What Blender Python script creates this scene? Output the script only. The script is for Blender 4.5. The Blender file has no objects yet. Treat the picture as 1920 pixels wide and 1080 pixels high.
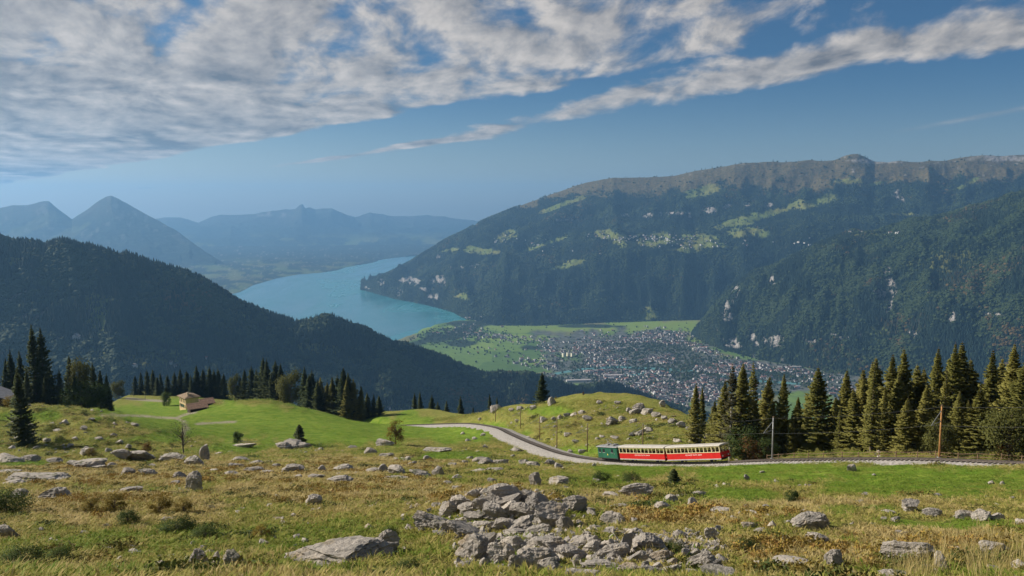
import bpy, bmesh, math, random
import numpy as np
from mathutils import Vector, Matrix

rad = math.radians
SC = bpy.context.scene
COL = SC.collection

# ---------------------------------------------------------------- camera
FPX = 1500.0                                   # focal length in pixels of the 1920 px wide photograph
PITCH = math.atan(150.0 / FPX)
cam_data = bpy.data.cameras.new('camera')
cam = bpy.data.objects.new('camera', cam_data)
COL.objects.link(cam)
cam_data.sensor_width = 36.0
cam_data.lens = 36.0 * FPX / 1920.0
cam_data.clip_start = 0.2
cam_data.clip_end = 200000.0
cam.location = (0, 0, 0)
cam.rotation_euler = (rad(90) - PITCH, 0, 0)
SC.camera = cam

# ---------------------------------------------------------------- sun, sky, exposure
SUN_EL = rad(31.0)
SUN_AZ = rad(-76.0)          # measured from +Y towards +X: the sun stands to the left
sun_dir = Vector((math.sin(SUN_AZ) * math.cos(SUN_EL), math.cos(SUN_AZ) * math.cos(SUN_EL), math.sin(SUN_EL)))
sl = bpy.data.lights.new('sun', 'SUN')
sl.energy = 5.0
sl.angle = rad(0.53)
sl.color = (1.0, 0.93, 0.82)
so = bpy.data.objects.new('sun', sl)
COL.objects.link(so)
so.rotation_euler = sun_dir.to_track_quat('Z', 'Y').to_euler()
SC.view_settings.view_transform = 'Standard'
SC.view_settings.look = 'None'
SC.view_settings.gamma = 1.0
SC.view_settings.exposure = 0.50
SC.view_settings.use_curve_mapping = False
SC.render.engine = 'CYCLES'
cy = SC.cycles
cy.use_denoising = True
cy.max_bounces = 6
cy.diffuse_bounces = 3
cy.glossy_bounces = 2
cy.transmission_bounces = 3
cy.transparent_max_bounces = 8
cy.volume_bounces = 0
cy.sample_clamp_indirect = 6.0
cy.use_adaptive_sampling = True
cy.adaptive_threshold = 0.02


class NT:
    """small helper to wire shader nodes"""
    def __init__(self, tree):
        self.t = tree
        self.n = tree.nodes
        self.l = tree.links

    def node(self, typ, **kw):
        nd = self.n.new(typ)
        for k, v in kw.items():
            setattr(nd, k, v)
        return nd

    def put(self, sock, v):
        if isinstance(v, bpy.types.NodeSocket):
            self.l.new(v, sock)
        elif v is not None:
            if isinstance(v, (tuple, list)) and len(v) == 3 and sock.type == 'RGBA':
                v = (*v, 1.0)
            sock.default_value = v

    def m(self, op, a, b=None, c=None, clamp=False):
        nd = self.node('ShaderNodeMath', operation=op, use_clamp=clamp)
        self.put(nd.inputs[0], a)
        if b is not None:
            self.put(nd.inputs[1], b)
        if c is not None:
            self.put(nd.inputs[2], c)
        return nd.outputs[0]

    def smooth(self, x, a, b, lo=0.0, hi=1.0):
        nd = self.node('ShaderNodeMapRange', interpolation_type='SMOOTHSTEP')
        self.put(nd.inputs[0], x)
        self.put(nd.inputs[1], a); self.put(nd.inputs[2], b)
        self.put(nd.inputs[3], lo); self.put(nd.inputs[4], hi)
        return nd.outputs[0]

    def lin(self, x, a, b, lo=0.0, hi=1.0):
        nd = self.node('ShaderNodeMapRange', interpolation_type='LINEAR')
        self.put(nd.inputs[0], x)
        self.put(nd.inputs[1], a); self.put(nd.inputs[2], b)
        self.put(nd.inputs[3], lo); self.put(nd.inputs[4], hi)
        return nd.outputs[0]

    def mix(self, f, a, b, blend='MIX'):
        nd = self.node('ShaderNodeMix', data_type='RGBA', blend_type=blend)
        self.put(nd.inputs[0], f)
        self.put(nd.inputs[6], a); self.put(nd.inputs[7], b)
        return nd.outputs[2]

    def noise(self, vec, scale, detail=4.0, rough=0.55, dist=0.0, typ='FBM'):
        nd = self.node('ShaderNodeTexNoise')
        nd.noise_type = typ
        if vec is not None:
            self.put(nd.inputs['Vector'], vec)
        nd.inputs['Scale'].default_value = scale
        nd.inputs['Detail'].default_value = detail
        nd.inputs['Roughness'].default_value = rough
        nd.inputs['Distortion'].default_value = dist
        return nd.outputs[0]

    def comb(self, x, y, z=0.0):
        nd = self.node('ShaderNodeCombineXYZ')
        self.put(nd.inputs[0], x); self.put(nd.inputs[1], y); self.put(nd.inputs[2], z)
        return nd.outputs[0]

    def attr(self, name, typ='GEOMETRY'):
        nd = self.node('ShaderNodeAttribute', attribute_name=name, attribute_type=typ)
        return nd


def make_world():
    w = bpy.data.worlds.new('World')
    SC.world = w
    w.use_nodes = True
    nt = NT(w.node_tree)
    nt.n.clear()
    out = nt.node('ShaderNodeOutputWorld')
    bg = nt.node('ShaderNodeBackground')
    nt.l.new(bg.outputs[0], out.inputs[0])
    sky = nt.node('ShaderNodeTexSky', sky_type='NISHITA')
    sky.sun_disc = False
    sky.sun_elevation = SUN_EL
    sky.sun_rotation = SUN_AZ
    sky.altitude = 1600.0
    sky.air_density = 1.0
    sky.dust_density = 3.5
    sky.ozone_density = 2.2
    bg.inputs[1].default_value = 0.075
    # a layer of broken cloud on a plane overhead: direction -> point on that plane
    tc = nt.node('ShaderNodeTexCoord')
    sep = nt.node('ShaderNodeSeparateXYZ')
    nt.l.new(tc.outputs['Generated'], sep.inputs[0])
    z = nt.m('MAXIMUM', sep.outputs[2], 0.004)
    u = nt.m('DIVIDE', sep.outputs[0], z)
    v = nt.m('DIVIDE', sep.outputs[1], z)
    s = nt.m('ADD', nt.m('MULTIPLY', u, 0.78), nt.m('MULTIPLY', v, 0.626))
    t = nt.m('SUBTRACT', nt.m('MULTIPLY', u, 0.626), nt.m('MULTIPLY', v, 0.78))
    # wavy cloud street edges
    wob = nt.m('MULTIPLY', nt.m('SUBTRACT', nt.noise(nt.comb(s, t), 0.35, 2.0), 0.5), 0.9)
    sw = nt.m('ADD', s, wob)
    # main bank
    bank = nt.smooth(sw, 5.15, 4.25)
    bank = nt.m('MULTIPLY', bank, nt.smooth(t, -1.5, -8.0, 0.68, 1.10))
    # second street, centre line bends towards the viewer
    sb = nt.lin(t, -22.0, -9.7, 8.2, 6.75)
    sb2 = nt.lin(t, -9.7, -3.5, 6.75, 5.05)
    pick = nt.m('GREATER_THAN', t, -9.7)
    sc_ = nt.m('ADD', nt.m('MULTIPLY', sb, nt.m('SUBTRACT', 1.0, pick)), nt.m('MULTIPLY', sb2, pick))
    wd = nt.lin(t, -12.0, -2.0, 0.45, 1.15)
    dd = nt.m('DIVIDE', nt.m('SUBTRACT', nt.m('ADD', s, nt.m('MULTIPLY', wob, 0.55)), sc_), wd)
    street = nt.m('EXPONENT', nt.m('MULTIPLY', nt.m('MULTIPLY', dd, dd), -1.0))
    street = nt.m('MULTIPLY', street, nt.smooth(t, -25.0, -14.0, 0.62, 0.93))
    # thin far wisps low in the west
    d3 = nt.m('DIVIDE', nt.m('SUBTRACT', sw, nt.lin(t, -80.0, -36.0, 12.9, 10.5)), 0.6)
    wisp = nt.m('MULTIPLY', nt.m('EXPONENT', nt.m('MULTIPLY', nt.m('MULTIPLY', d3, d3), -1.0)), nt.smooth(t, -30.0, -44.0, 0.0, 0.8))
    # faint streak
    d4 = nt.m('DIVIDE', nt.m('SUBTRACT', s, nt.lin(t, -5.2, -2.8, 10.7, 8.9)), 0.16)
    streak = nt.m('MULTIPLY', nt.m('EXPONENT', nt.m('MULTIPLY', nt.m('MULTIPLY', d4, d4), -1.0)), nt.m('MULTIPLY', nt.smooth(t, -5.6, -4.2), 0.42))
    cov = nt.m('MAXIMUM', nt.m('MAXIMUM', bank, street), wisp)

    # cloud lumps: coordinates that keep their height as they recede, as real clouds have thickness
    rr = nt.m('SQRT', nt.m('ADD', nt.m('MULTIPLY', u, u), nt.m('MULTIPLY', v, v)))
    U2 = nt.m('MULTIPLY', nt.m('ARCTAN2', u, v), nt.m('MULTIPLY', nt.m('POWER', rr, 0.12), 2.6))
    V2 = nt.m('LOGARITHM', rr, 2.71828)

    def dens(offs, det):
        p = nt.comb(nt.m('ADD', nt.m('ADD', U2, nt.m('MULTIPLY', V2, 0.18)), offs[0]), nt.m('ADD', V2, offs[1]), 3.7)
        a = nt.noise(p, 3.6, det, 0.58, 0.2)
        b = nt.noise(p, 1.1, 2.0, 0.5, 0.2)
        return nt.m('ADD', nt.m('MULTIPLY', a, 0.72), nt.m('MULTIPLY', b, 0.28))
    n0 = dens((0, 0), 7.0)
    n1 = dens((-0.045, 0.035), 5.0)
    thr = nt.m('SUBTRACT', 0.86, nt.m('MULTIPLY', cov, 0.52))
    alpha = nt.smooth(nt.m('SUBTRACT', n0, thr), -0.04, 0.12)
    alpha = nt.m('MULTIPLY', alpha, nt.smooth(cov, 0.05, 0.35))
    alpha = nt.m('MAXIMUM', alpha, nt.m('MULTIPLY', streak, nt.smooth(n0, 0.3, 0.6)))
    alpha = nt.m('MULTIPLY', alpha, nt.smooth(sep.outputs[2], 0.006, 0.03))
    alpha = nt.m('MULTIPLY', alpha, 0.94)
    lit = nt.m('ADD', nt.m('MULTIPLY', nt.m('SUBTRACT', n0, n1), 4.6), 0.56)
    thick = nt.smooth(nt.m('SUBTRACT', n0, thr), 0.10, 0.36)
    dark = nt.m('MULTIPLY', thick, nt.smooth(nt.noise(nt.comb(nt.m('MULTIPLY', s, 1.0), nt.m('MULTIPLY', t, 0.5), 9.0), 0.9, 4.0, 0.55), 0.38, 0.62))
    lit = nt.m('SUBTRACT', lit, nt.m('MULTIPLY', dark, 0.75), clamp=True)
    ccol = nt.mix(lit, (1.5, 1.55, 1.7), (6.5, 5.9, 5.3))
    tintc = nt.mix(nt.smooth(sep.outputs[2], -0.02, 0.17), (0.95, 0.90, 0.82), (0.27, 0.47, 0.61))
    skyc = nt.mix(1.0, sky.outputs[0], tintc, 'MULTIPLY')
    nt.l.new(nt.mix(alpha, skyc, ccol), bg.inputs[0])
    return w


make_world()

# ---------------------------------------------------------------- helpers
CP, SP = math.cos(PITCH), math.sin(PITCH)


def ray(px, py):
    a = (np.asarray(px, float) - 960.0) / FPX
    b = (540.0 - np.asarray(py, float)) / FPX
    return a, CP + SP * b, -SP + CP * b


def P(px, py, d):
    """point seen at a photograph pixel, at distance d along the ground"""
    x, y, z = ray(px, py)
    k = d / y
    return np.stack([x * k, np.broadcast_to(np.asarray(d, float), np.shape(k)), z * k], -1)


def PZ(px, py, zz):
    x, y, z = ray(px, py)
    k = zz / z
    return np.stack([x * k, y * k, np.full(np.shape(k), float(zz))], -1)


def proj(pts):
    """world point -> photograph pixel"""
    x, y, z = pts[..., 0], pts[..., 1], pts[..., 2]
    f = CP * y - SP * z
    w = SP * y + CP * z
    f = np.maximum(f, 0.05)
    return 960.0 + FPX * x / f, 540.0 - FPX * w / f


def _hash(ix, iy, iz, seed):
    h = (ix.astype(np.uint64) * np.uint64(73856093)) ^ (iy.astype(np.uint64) * np.uint64(19349663)) ^ (iz.astype(np.uint64) * np.uint64(83492791)) ^ np.uint64(seed * 2654435761 % (1 << 31))
    h = (h ^ (h >> np.uint64(13))) * np.uint64(1274126177)
    h = h ^ (h >> np.uint64(16))
    return (h & np.uint64(0xFFFFFF)).astype(np.float64) / float(0xFFFFFF)


def vnoise(x, y, z=None, seed=1):
    if z is None:
        z = np.zeros_like(x)
    x = x + 10000.0; y = y + 10000.0; z = z + 10000.0
    ix, iy, iz = np.floor(x).astype(np.int64), np.floor(y).astype(np.int64), np.floor(z).astype(np.int64)
    fx, fy, fz = x - ix, y - iy, z - iz
    fx = fx * fx * fx * (fx * (fx * 6 - 15) + 10); fy = fy * fy * fy * (fy * (fy * 6 - 15) + 10); fz = fz * fz * fz * (fz * (fz * 6 - 15) + 10)
    r = 0
    flat = not np.any(fz)
    for dx in (0, 1):
        for dy in (0, 1):
            for dz in ((0,) if flat else (0, 1)):
                w = (fx if dx else 1 - fx) * (fy if dy else 1 - fy) * (1.0 if flat else (fz if dz else 1 - fz))
                r = r + w * _hash(ix + dx, iy + dy, iz + dz, seed)
    return r * 2 - 1


def fbm(x, y, z=None, octv=5, gain=0.5, lac=2.03, seed=1, ridged=False):
    a, s, r = 1.0, 1.0, 0
    tot = 0
    for o in range(octv):
        n = vnoise(x * s, y * s, None if z is None else z * s, seed + o * 17)
        if ridged:
            n = 1 - 2 * np.abs(n)
        r = r + a * n
        tot += a
        a *= gain
        s *= lac
    return r / tot


def sstep(x, a, b):
    t = np.clip((x - a) / (b - a), 0, 1)
    return t * t * (3 - 2 * t)


def new_mesh(name, verts, faces, mats=(), smooth=True, midx=None):
    me = bpy.data.meshes.new(name)
    verts = np.asarray(verts, np.float32).reshape(-1, 3)
    if isinstance(faces, np.ndarray):
        nf, k = faces.shape
        me.vertices.add(len(verts))
        me.vertices.foreach_set('co', verts.ravel())
        me.loops.add(nf * k)
        me.loops.foreach_set('vertex_index', faces.astype(np.int32).ravel())
        me.polygons.add(nf)
        me.polygons.foreach_set('loop_start', np.arange(0, nf * k, k, dtype=np.int32))
        me.update(calc_edges=True)
    else:
        me.from_pydata(verts.tolist(), [], faces)
    me.polygons.foreach_set('use_smooth', np.full(len(me.polygons), smooth, bool))
    for m in mats:
        me.materials.append(m)
    if midx is not None:
        me.polygons.foreach_set('material_index', np.asarray(midx, np.int32))
    me.update()
    return me


def link(name, me, parent=None, loc=None, rot=None, scale=None):
    o = bpy.data.objects.new(name, me)
    COL.objects.link(o)
    if parent is not None:
        o.parent = parent
    if loc is not None:
        o.location = loc
    if rot is not None:
        o.rotation_euler = rot
    if scale is not None:
        o.scale = scale
    return o


def tag(o, label=None, cat=None, group=None, kind=None):
    if label: o['label'] = label
    if cat: o['category'] = cat
    if group: o['group'] = group
    if kind: o['kind'] = kind
    return o


def fattr(me, name, vals):
    a = me.attributes.new(name, 'FLOAT', 'POINT')
    a.data.foreach_set('value', np.asarray(vals, np.float32).ravel())


def grid_faces(nr, nc):
    i = np.arange((nr - 1) * (nc - 1))
    r, c = i // (nc - 1), i % (nc - 1)
    a = r * nc + c
    return np.stack([a, a + 1, a + nc + 1, a + nc], 1)


def mat(name):
    m = bpy.data.materials.new(name)
    m.use_nodes = True
    nt = NT(m.node_tree)
    b = nt.n['Principled BSDF']
    return m, nt, b


def simple(name, col, rough=0.7, var=0.15, scale=3.0, metal=0.0, bump=0.0):
    m, nt, b = mat(name)
    tc = nt.node('ShaderNodeTexCoord')
    n = nt.noise(tc.outputs['Object'], scale, 5.0)
    c = nt.mix(nt.smooth(n, 0.3, 0.7), tuple(x * (1 - var) for x in col), tuple(min(1, x * (1 + var)) for x in col))
    nt.put(b.inputs['Base Color'], c)
    b.inputs['Roughness'].default_value = rough
    b.inputs['Metallic'].default_value = metal
    b.inputs['Specular IOR Level'].default_value = 0.3
    if bump:
        bp = nt.node('ShaderNodeBump')
        bp.inputs['Strength'].default_value = bump
        bp.inputs['Distance'].default_value = 0.05
        nt.put(bp.inputs['Height'], n)
        nt.put(b.inputs['Normal'], bp.outputs[0])
    return m
# ================================================================ far landscape
LAKE_Z = -1050.0
rng = np.random.default_rng(7)


def row_pts(nodes, pxs):
    nodes = sorted(nodes)
    xs = np.array([n[0] for n in nodes], float)
    py = np.interp(pxs, xs, [n[1] for n in nodes])
    if isinstance(nodes[0][2], str):                       # lies on a level plane
        zz = np.interp(pxs, xs, [float(n[2]) for n in nodes])
        x, y, z = ray(pxs, py)
        return np.stack([x * zz / z, y * zz / z, zz], -1)
    d = np.interp(pxs, xs, [n[2] for n in nodes])
    return P(pxs, py, d)


def catmull(rows, segs):
    out, rid = [], []
    n = len(rows)
    for i in range(n - 1):
        p1, p2 = rows[i], rows[i + 1]
        p0 = rows[i - 1] if i > 0 else 2 * p1 - p2
        p3 = rows[i + 2] if i + 2 < n else 2 * p2 - p1
        k = segs[i]
        for j in range(k + (1 if i == n - 2 else 0)):
            t = j / k
            # damped tangents keep the sheet from overshooting
            m1 = 0.32 * (p2 - p0); m2 = 0.32 * (p3 - p1)
            h = (2 * t ** 3 - 3 * t ** 2 + 1) * p1 + (t ** 3 - 2 * t ** 2 + t) * m1 + (-2 * t ** 3 + 3 * t ** 2) * p2 + (t ** 3 - t ** 2) * m2
            out.append(h)
            rid.append(i + t)
    return np.stack(out), np.array(rid)


def patches(px, py, lst, jit=6.0, seed=3, fx=0.03):
    """soft patches given by where they lie on the slope: (cx, cy, rx, ry, tilt)"""
    n1 = fbm(px * fx, py * fx * 1.6, octv=4, seed=seed)
    n2 = fbm(px * fx * 2.4, py * fx * 3.1, octv=3, seed=seed + 5)
    r = np.zeros_like(px)
    for q in lst:
        cx, cy, rx, ry = q[:4]
        a = q[4] if len(q) > 4 else 0.0
        ca, sa = math.cos(a), math.sin(a)
        dx, dy = px - cx, py - cy
        e = np.sqrt(((dx * ca + dy * sa) / rx) ** 2 + ((-dx * sa + dy * ca) / ry) ** 2)
        e = e * 0.85 + n1 * 0.6 + n2 * 0.32
        r = np.maximum(r, 1 - sstep(e, 0.74, 1.12))
    return r


class Sheet:
    pass


def sheet(name, pxs, rows, segs, amp, wl, seed, fade, matr, masks, amp2=None, crest_noise=6.0):
    """a mountainside: rows run along the slope from behind the crest to the foot"""
    R = []
    for r in rows:
        if r[0] == 'off':
            R.append(R[r[1]] + np.array(r[2], float))
        else:
            R.append(row_pts(r, pxs))
    # ('off', ..) rows may refer to a later row: resolve with a first pass
    V, rid = catmull(R, segs)
    nr, nc = V.shape[:2]
    a = np.cumsum(np.r_[0, np.linalg.norm(np.diff(V[:, :, :2].mean(0), axis=0), axis=1)])[None, :] * np.ones((nr, 1))
    b = np.cumsum(np.concatenate([np.zeros((1, nc)), np.linalg.norm(np.diff(V, axis=0), axis=2)]), axis=0)
    n = fbm(a / wl, b / (wl * 2.1), octv=6, gain=0.52, seed=seed, ridged=True)
    n2 = fbm(V[..., 0] / (wl * .45), V[..., 1] / (wl * .45), octv=4, seed=seed + 9)
    f = np.interp(rid, fade[0], fade[1])[:, None]
    dz = amp * f * (n * 0.8 + n2 * 0.35)
    V = V.copy()
    V[..., 2] += dz
    V[..., 2] += crest_noise * fbm(a / (wl * 0.3), b * 0 + 0.5, octv=4, seed=seed + 30) * np.exp(-((rid - 1) / 0.12) ** 2)[:, None]
    V[..., 2] = np.maximum(V[..., 2], -1078.0)
    px, py = proj(V)
    me = new_mesh(name, V.reshape(-1, 3), grid_faces(nr, nc)[:, ::-1], [matr])
    S = Sheet()
    S.V, S.rid, S.px, S.py, S.nr, S.nc, S.n = V, rid, px, py, nr, nc, n
    for k, fn in masks.items():
        val = np.clip(fn(S), 0, 1)
        setattr(S, k, val)
        fattr(me, k, val)
    S.obj = link(name, me)
    tag(S.obj, kind='structure')
    return S


def mountain_mat(name, forest=(0.015, 0.026, 0.012), meadow=(0.135, 0.170, 0.042), alp=(0.140, 0.102, 0.046), rock=(0.36, 0.325, 0.29), sc=0.004):
    m, nt, b = mat(name)
    geo = nt.node('ShaderNodeNewGeometry')
    pos = geo.outputs['Position']
    n1 = nt.noise(pos, sc, 6.0, 0.6)
    n2 = nt.noise(pos, sc * 9, 5.0, 0.6)
    n3 = nt.noise(pos, sc * 40, 3.0, 0.6)
    fc = nt.mix(nt.smooth(n2, 0.35, 0.68), tuple(c * 0.55 for c in forest), tuple(c * 1.6 for c in forest))
    fc = nt.mix(nt.m('MULTIPLY', nt.smooth(n1, 0.52, 0.72), 0.35), fc, (0.060, 0.050, 0.022))
    me_ = nt.mix(nt.smooth(n1, 0.35, 0.65), meadow, (meadow[0] * 1.25, meadow[1] * 0.95, meadow[2] * 1.1))
    me_ = nt.mix(nt.m('MULTIPLY', nt.smooth(n2, 0.5, 0.7), 0.5), me_, (0.05, 0.075, 0.025))
    al = nt.mix(nt.smooth(n2, 0.35, 0.65), alp, (alp[0] * 0.5, alp[1] * 0.62, alp[2] * 0.5))
    al = nt.mix(nt.m('MULTIPLY', nt.smooth(n3, 0.58, 0.75), 0.4), al, (0.20, 0.18, 0.15))
    ro = nt.mix(nt.smooth(n3, 0.35, 0.65), rock, tuple(c * 0.5 for c in rock))
    ro = nt.mix(nt.smooth(n2, 0.45, 0.7), ro, tuple(c * 1.15 for c in rock))
    c = nt.mix(nt.attr('alp').outputs[2], fc, al)
    c = nt.mix(nt.attr('meadow').outputs[2], c, me_)
    c = nt.mix(nt.attr('rock').outputs[2], c, ro)
    nt.put(b.inputs['Base Color'], c)
    b.inputs['Roughness'].default_value = 0.95
    b.inputs['Specular IOR Level'].default_value = 0.08
    bp = nt.node('ShaderNodeBump')
    bp.inputs['Strength'].default_value = 0.9
    bp.inputs['Distance'].default_value = 14.0
    nt.put(bp.inputs['Height'], nt.m('ADD', n2, nt.m('MULTIPLY', n3, 0.5)))
    nt.put(b.inputs['Normal'], bp.outputs[0])
    return m


zero = lambda S: np.zeros_like(S.px)

# ---------------------------------------------------------------- lake and valley floor
def make_lake():
    m, nt, b = mat('lake_water')
    geo = nt.node('ShaderNodeNewGeometry')
    sepp = nt.node('ShaderNodeMapping')
    sepp.inputs['Scale'].default_value = (1.0, 0.35, 1.0)
    nt.l.new(geo.outputs['Position'], sepp.inputs[0])
    n = nt.noise(sepp.outputs[0], 0.0011, 5.0, 0.6, 0.8)
    c = nt.mix(nt.smooth(n, 0.35, 0.7), (0.020, 0.150, 0.185), (0.045, 0.230, 0.255))
    nt.put(b.inputs['Base Color'], c)
    nt.put(b.inputs['Roughness'], nt.lin(n, 0.35, 0.65, 0.10, 0.30))
    b.inputs['IOR'].default_value = 1.33
    bp = nt.node('ShaderNodeBump')
    bp.inputs['Strength'].default_value = 0.25
    bp.inputs['Distance'].default_value = 1.0
    nt.put(bp.inputs['Height'], nt.noise(geo.outputs['Position'], 0.05, 4.0))
    nt.put(b.inputs['Normal'], bp.outputs[0])
    xs = np.linspace(-14000, 6000, 21); ys = np.linspace(4200, 26000, 23)
    X, Y = np.meshgrid(xs, ys)
    V = np.stack([X, Y, np.full_like(X, LAKE_Z)], -1)
    tag(link('lake', new_mesh('lake', V.reshape(-1, 3), grid_faces(23, 21), [m])), kind='structure')


make_lake()

FLOOR_Z = -1043.0
SHORE = ([300, 600, 735, 770, 800, 830, 862, 885, 900], [860, 730, 643, 629, 617, 607, 600, 597, 560])


def make_valley():
    m, nt, b = mat('valley_fields')
    geo = nt.node('ShaderNodeNewGeometry')
    pos = geo.outputs['Position']
    mp = nt.node('ShaderNodeMapping')
    mp.inputs['Rotation'].default_value = (0, 0, 0.35)
    mp.inputs['Scale'].default_value = (0.0042, 0.0024, 0.001)
    nt.l.new(pos, mp.inputs[0])
    vo = nt.node('ShaderNodeTexVoronoi')
    vo.inputs['Scale'].default_value = 1.0
    nt.l.new(mp.outputs[0], vo.inputs['Vector'])
    sepc = nt.node('ShaderNodeSeparateColor')
    nt.l.new(vo.outputs['Color'], sepc.inputs[0])
    n2 = nt.noise(pos, 0.02, 5.0, 0.6)
    n1 = nt.noise(pos, 0.0015, 4.0, 0.6)
    f = nt.mix(sepc.outputs[0], (0.075, 0.135, 0.034), (0.150, 0.230, 0.045))
    f = nt.mix(nt.m('MULTIPLY', nt.smooth(sepc.outputs[1], 0.80, 0.9), 0.75), f, (0.20, 0.17, 0.085))
    f = nt.mix(nt.m('MULTIPLY', nt.smooth(n2, 0.45, 0.7), 0.4), f, (0.045, 0.08, 0.028))
    bright = nt.attr('bright').outputs[2]
    f = nt.mix(nt.m('MULTIPLY', bright, 0.8), f, (0.19, 0.26, 0.050))  # sunlit strips of field, the sunlight put into the colour
    urb = nt.mix(nt.smooth(n2, 0.35, 0.65), (0.05, 0.065, 0.045), (0.14, 0.14, 0.13))
    f = nt.mix(nt.attr('urban').outputs[2], f, urb)
    f = nt.mix(nt.attr('wood').outputs[2], f, (0.022, 0.036, 0.018))
    f = nt.mix(nt.attr('river').outputs[2], f, (0.10, 0.24, 0.24))
    nt.put(b.inputs['Base Color'], f)
    b.inputs['Roughness'].default_value = 0.95
    b.inputs['Specular IOR Level'].default_value = 0.1
    xs = np.linspace(-2400, 5600, 401); ys = np.linspace(3000, 8600, 331)
    X, Y = np.meshgrid(xs, ys)
    Z = FLOOR_Z + 1.6 * fbm(X / 260, Y / 260, seed=4)
    px, py = proj(np.stack([X, Y, np.full_like(X, LAKE_Z)], -1))
    shore = np.interp(px, *SHORE) + 5 * fbm(px / 25, py / 10, octv=3, seed=8)
    lake = sstep(shore - py, -2, 4) * (px < 892)
    Z = Z * (1 - lake) + (LAKE_Z - 8) * lake
    V = np.stack([X, Y, Z], -1)
    me = new_mesh('valley_floor', V.reshape(-1, 3), grid_faces(331, 401), [m])
    fattr(me, 'bright', patches(px, py, [(1080, 617, 260, 7), (1230, 611, 75, 9), (1000, 634, 110, 5), (900, 650, 20, 6), (1030, 680, 35, 6), (1270, 640, 30, 9)], seed=21))  # where the fields are coloured lighter as if in sun
    fattr(me, 'urban', patches(px, py, TOWN_AREAS, seed=22))
    fattr(me, 'wood', patches(px, py, [(850, 628, 60, 9, -.25), (900, 608, 50, 5), (1000, 654, 20, 4), (800, 640, 55, 5, -0.3), (860, 645, 25, 5), (1110, 613, 60, 3), (1440, 705, 70, 6), (1400, 740, 60, 8)], seed=23))
    rv = np.zeros_like(px)
    for line in ([(1040, 703), (1090, 694), (1150, 690), (1220, 693), (1290, 697), (1400, 715), (1500, 722)], [(1150, 708), (1200, 703), (1260, 700)]):
        ln = np.array(line, float)
        d = np.abs(py - np.interp(px, ln[:, 0], ln[:, 1]))
        rv = np.maximum(rv, (1 - sstep(d, 1.4, 2.6)) * (px > ln[0, 0]) * (px < ln[-1, 0]))
    fattr(me, 'river', rv)
    tag(link('valley_floor', me), kind='structure')


TOWN_AREAS = [(1190, 655, 130, 26, 0.1), (1250, 690, 190, 34, 0.12), (1300, 730, 120, 34, 0.25), (1420, 695, 170, 15, 0.12), (1240, 630, 60, 10), (1090, 690, 60, 14), (1120, 710, 90, 12), (1640, 725, 160, 22, .05)]
make_valley()

# ---------------------------------------------------------------- far mountains
M_far = mountain_mat('far_mountain', forest=(0.018, 0.028, 0.018), meadow=(0.10, 0.13, 0.04), alp=(0.06, 0.055, 0.038), sc=0.0012)
M_mid = mountain_mat('forested_mountain', sc=0.0035)
M_ridge = mountain_mat('wooded_ridge', forest=(0.018, 0.032, 0.014), sc=0.006)

far = sheet('far_range', np.linspace(150, 1150, 420), [
    ('off', 0, (0, 0, 0))] if False else [
    [(150, 470, 30000), (1150, 470, 30000)],
    [(150, 425, 26000), (290, 413, 26000), (318, 411, 26000), (340, 410, 26000), (358, 415, 26000), (372, 418, 26000), (395, 407, 26000), (412, 403, 26000), (450, 404, 26000), (480, 405, 26000), (505, 401, 26000), (530, 397, 26000), (553, 393, 26000), (562, 386, 25800), (567, 383, 25800), (572, 391, 25800), (580, 389, 25900), (592, 393, 26000), (605, 391, 26000), (622, 391, 26000), (645, 402, 26000), (665, 408, 27000), (692, 402, 28000), (740, 406, 28500), (800, 404, 29000), (830, 409, 29000), (870, 414, 29000), (930, 420, 29000), (1150, 425, 29000)],
    [(150, 440, 23500), (567, 428, 23800), (700, 430, 25500), (1150, 440, 26500)],
    [(150, 468, 19800), (567, 462, 21000), (1150, 462, 23500)],
    [(150, 490, 17500), (567, 474, 20000), (1150, 470, 22500)]],
    [8, 40, 40, 16], 210, 1900, 11, ([0, 1, 1.15, 2, 3, 4], [0.4, 0.10, 0.5, 1, 0.6, 0.1]), M_far,
    {'meadow': lambda S: sstep(fbm(S.px / 30, S.py / 9, seed=41), 0.05, 0.3) * sstep(S.py, 432, 455), 'rock': lambda S: sstep(fbm(S.px / 14, S.py / 9, seed=42), 0.15, 0.45) * (1 - sstep(S.py, 395, 412)), 'alp': lambda S: 1 - sstep(S.py, 410, 432)}, crest_noise=16)

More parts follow.
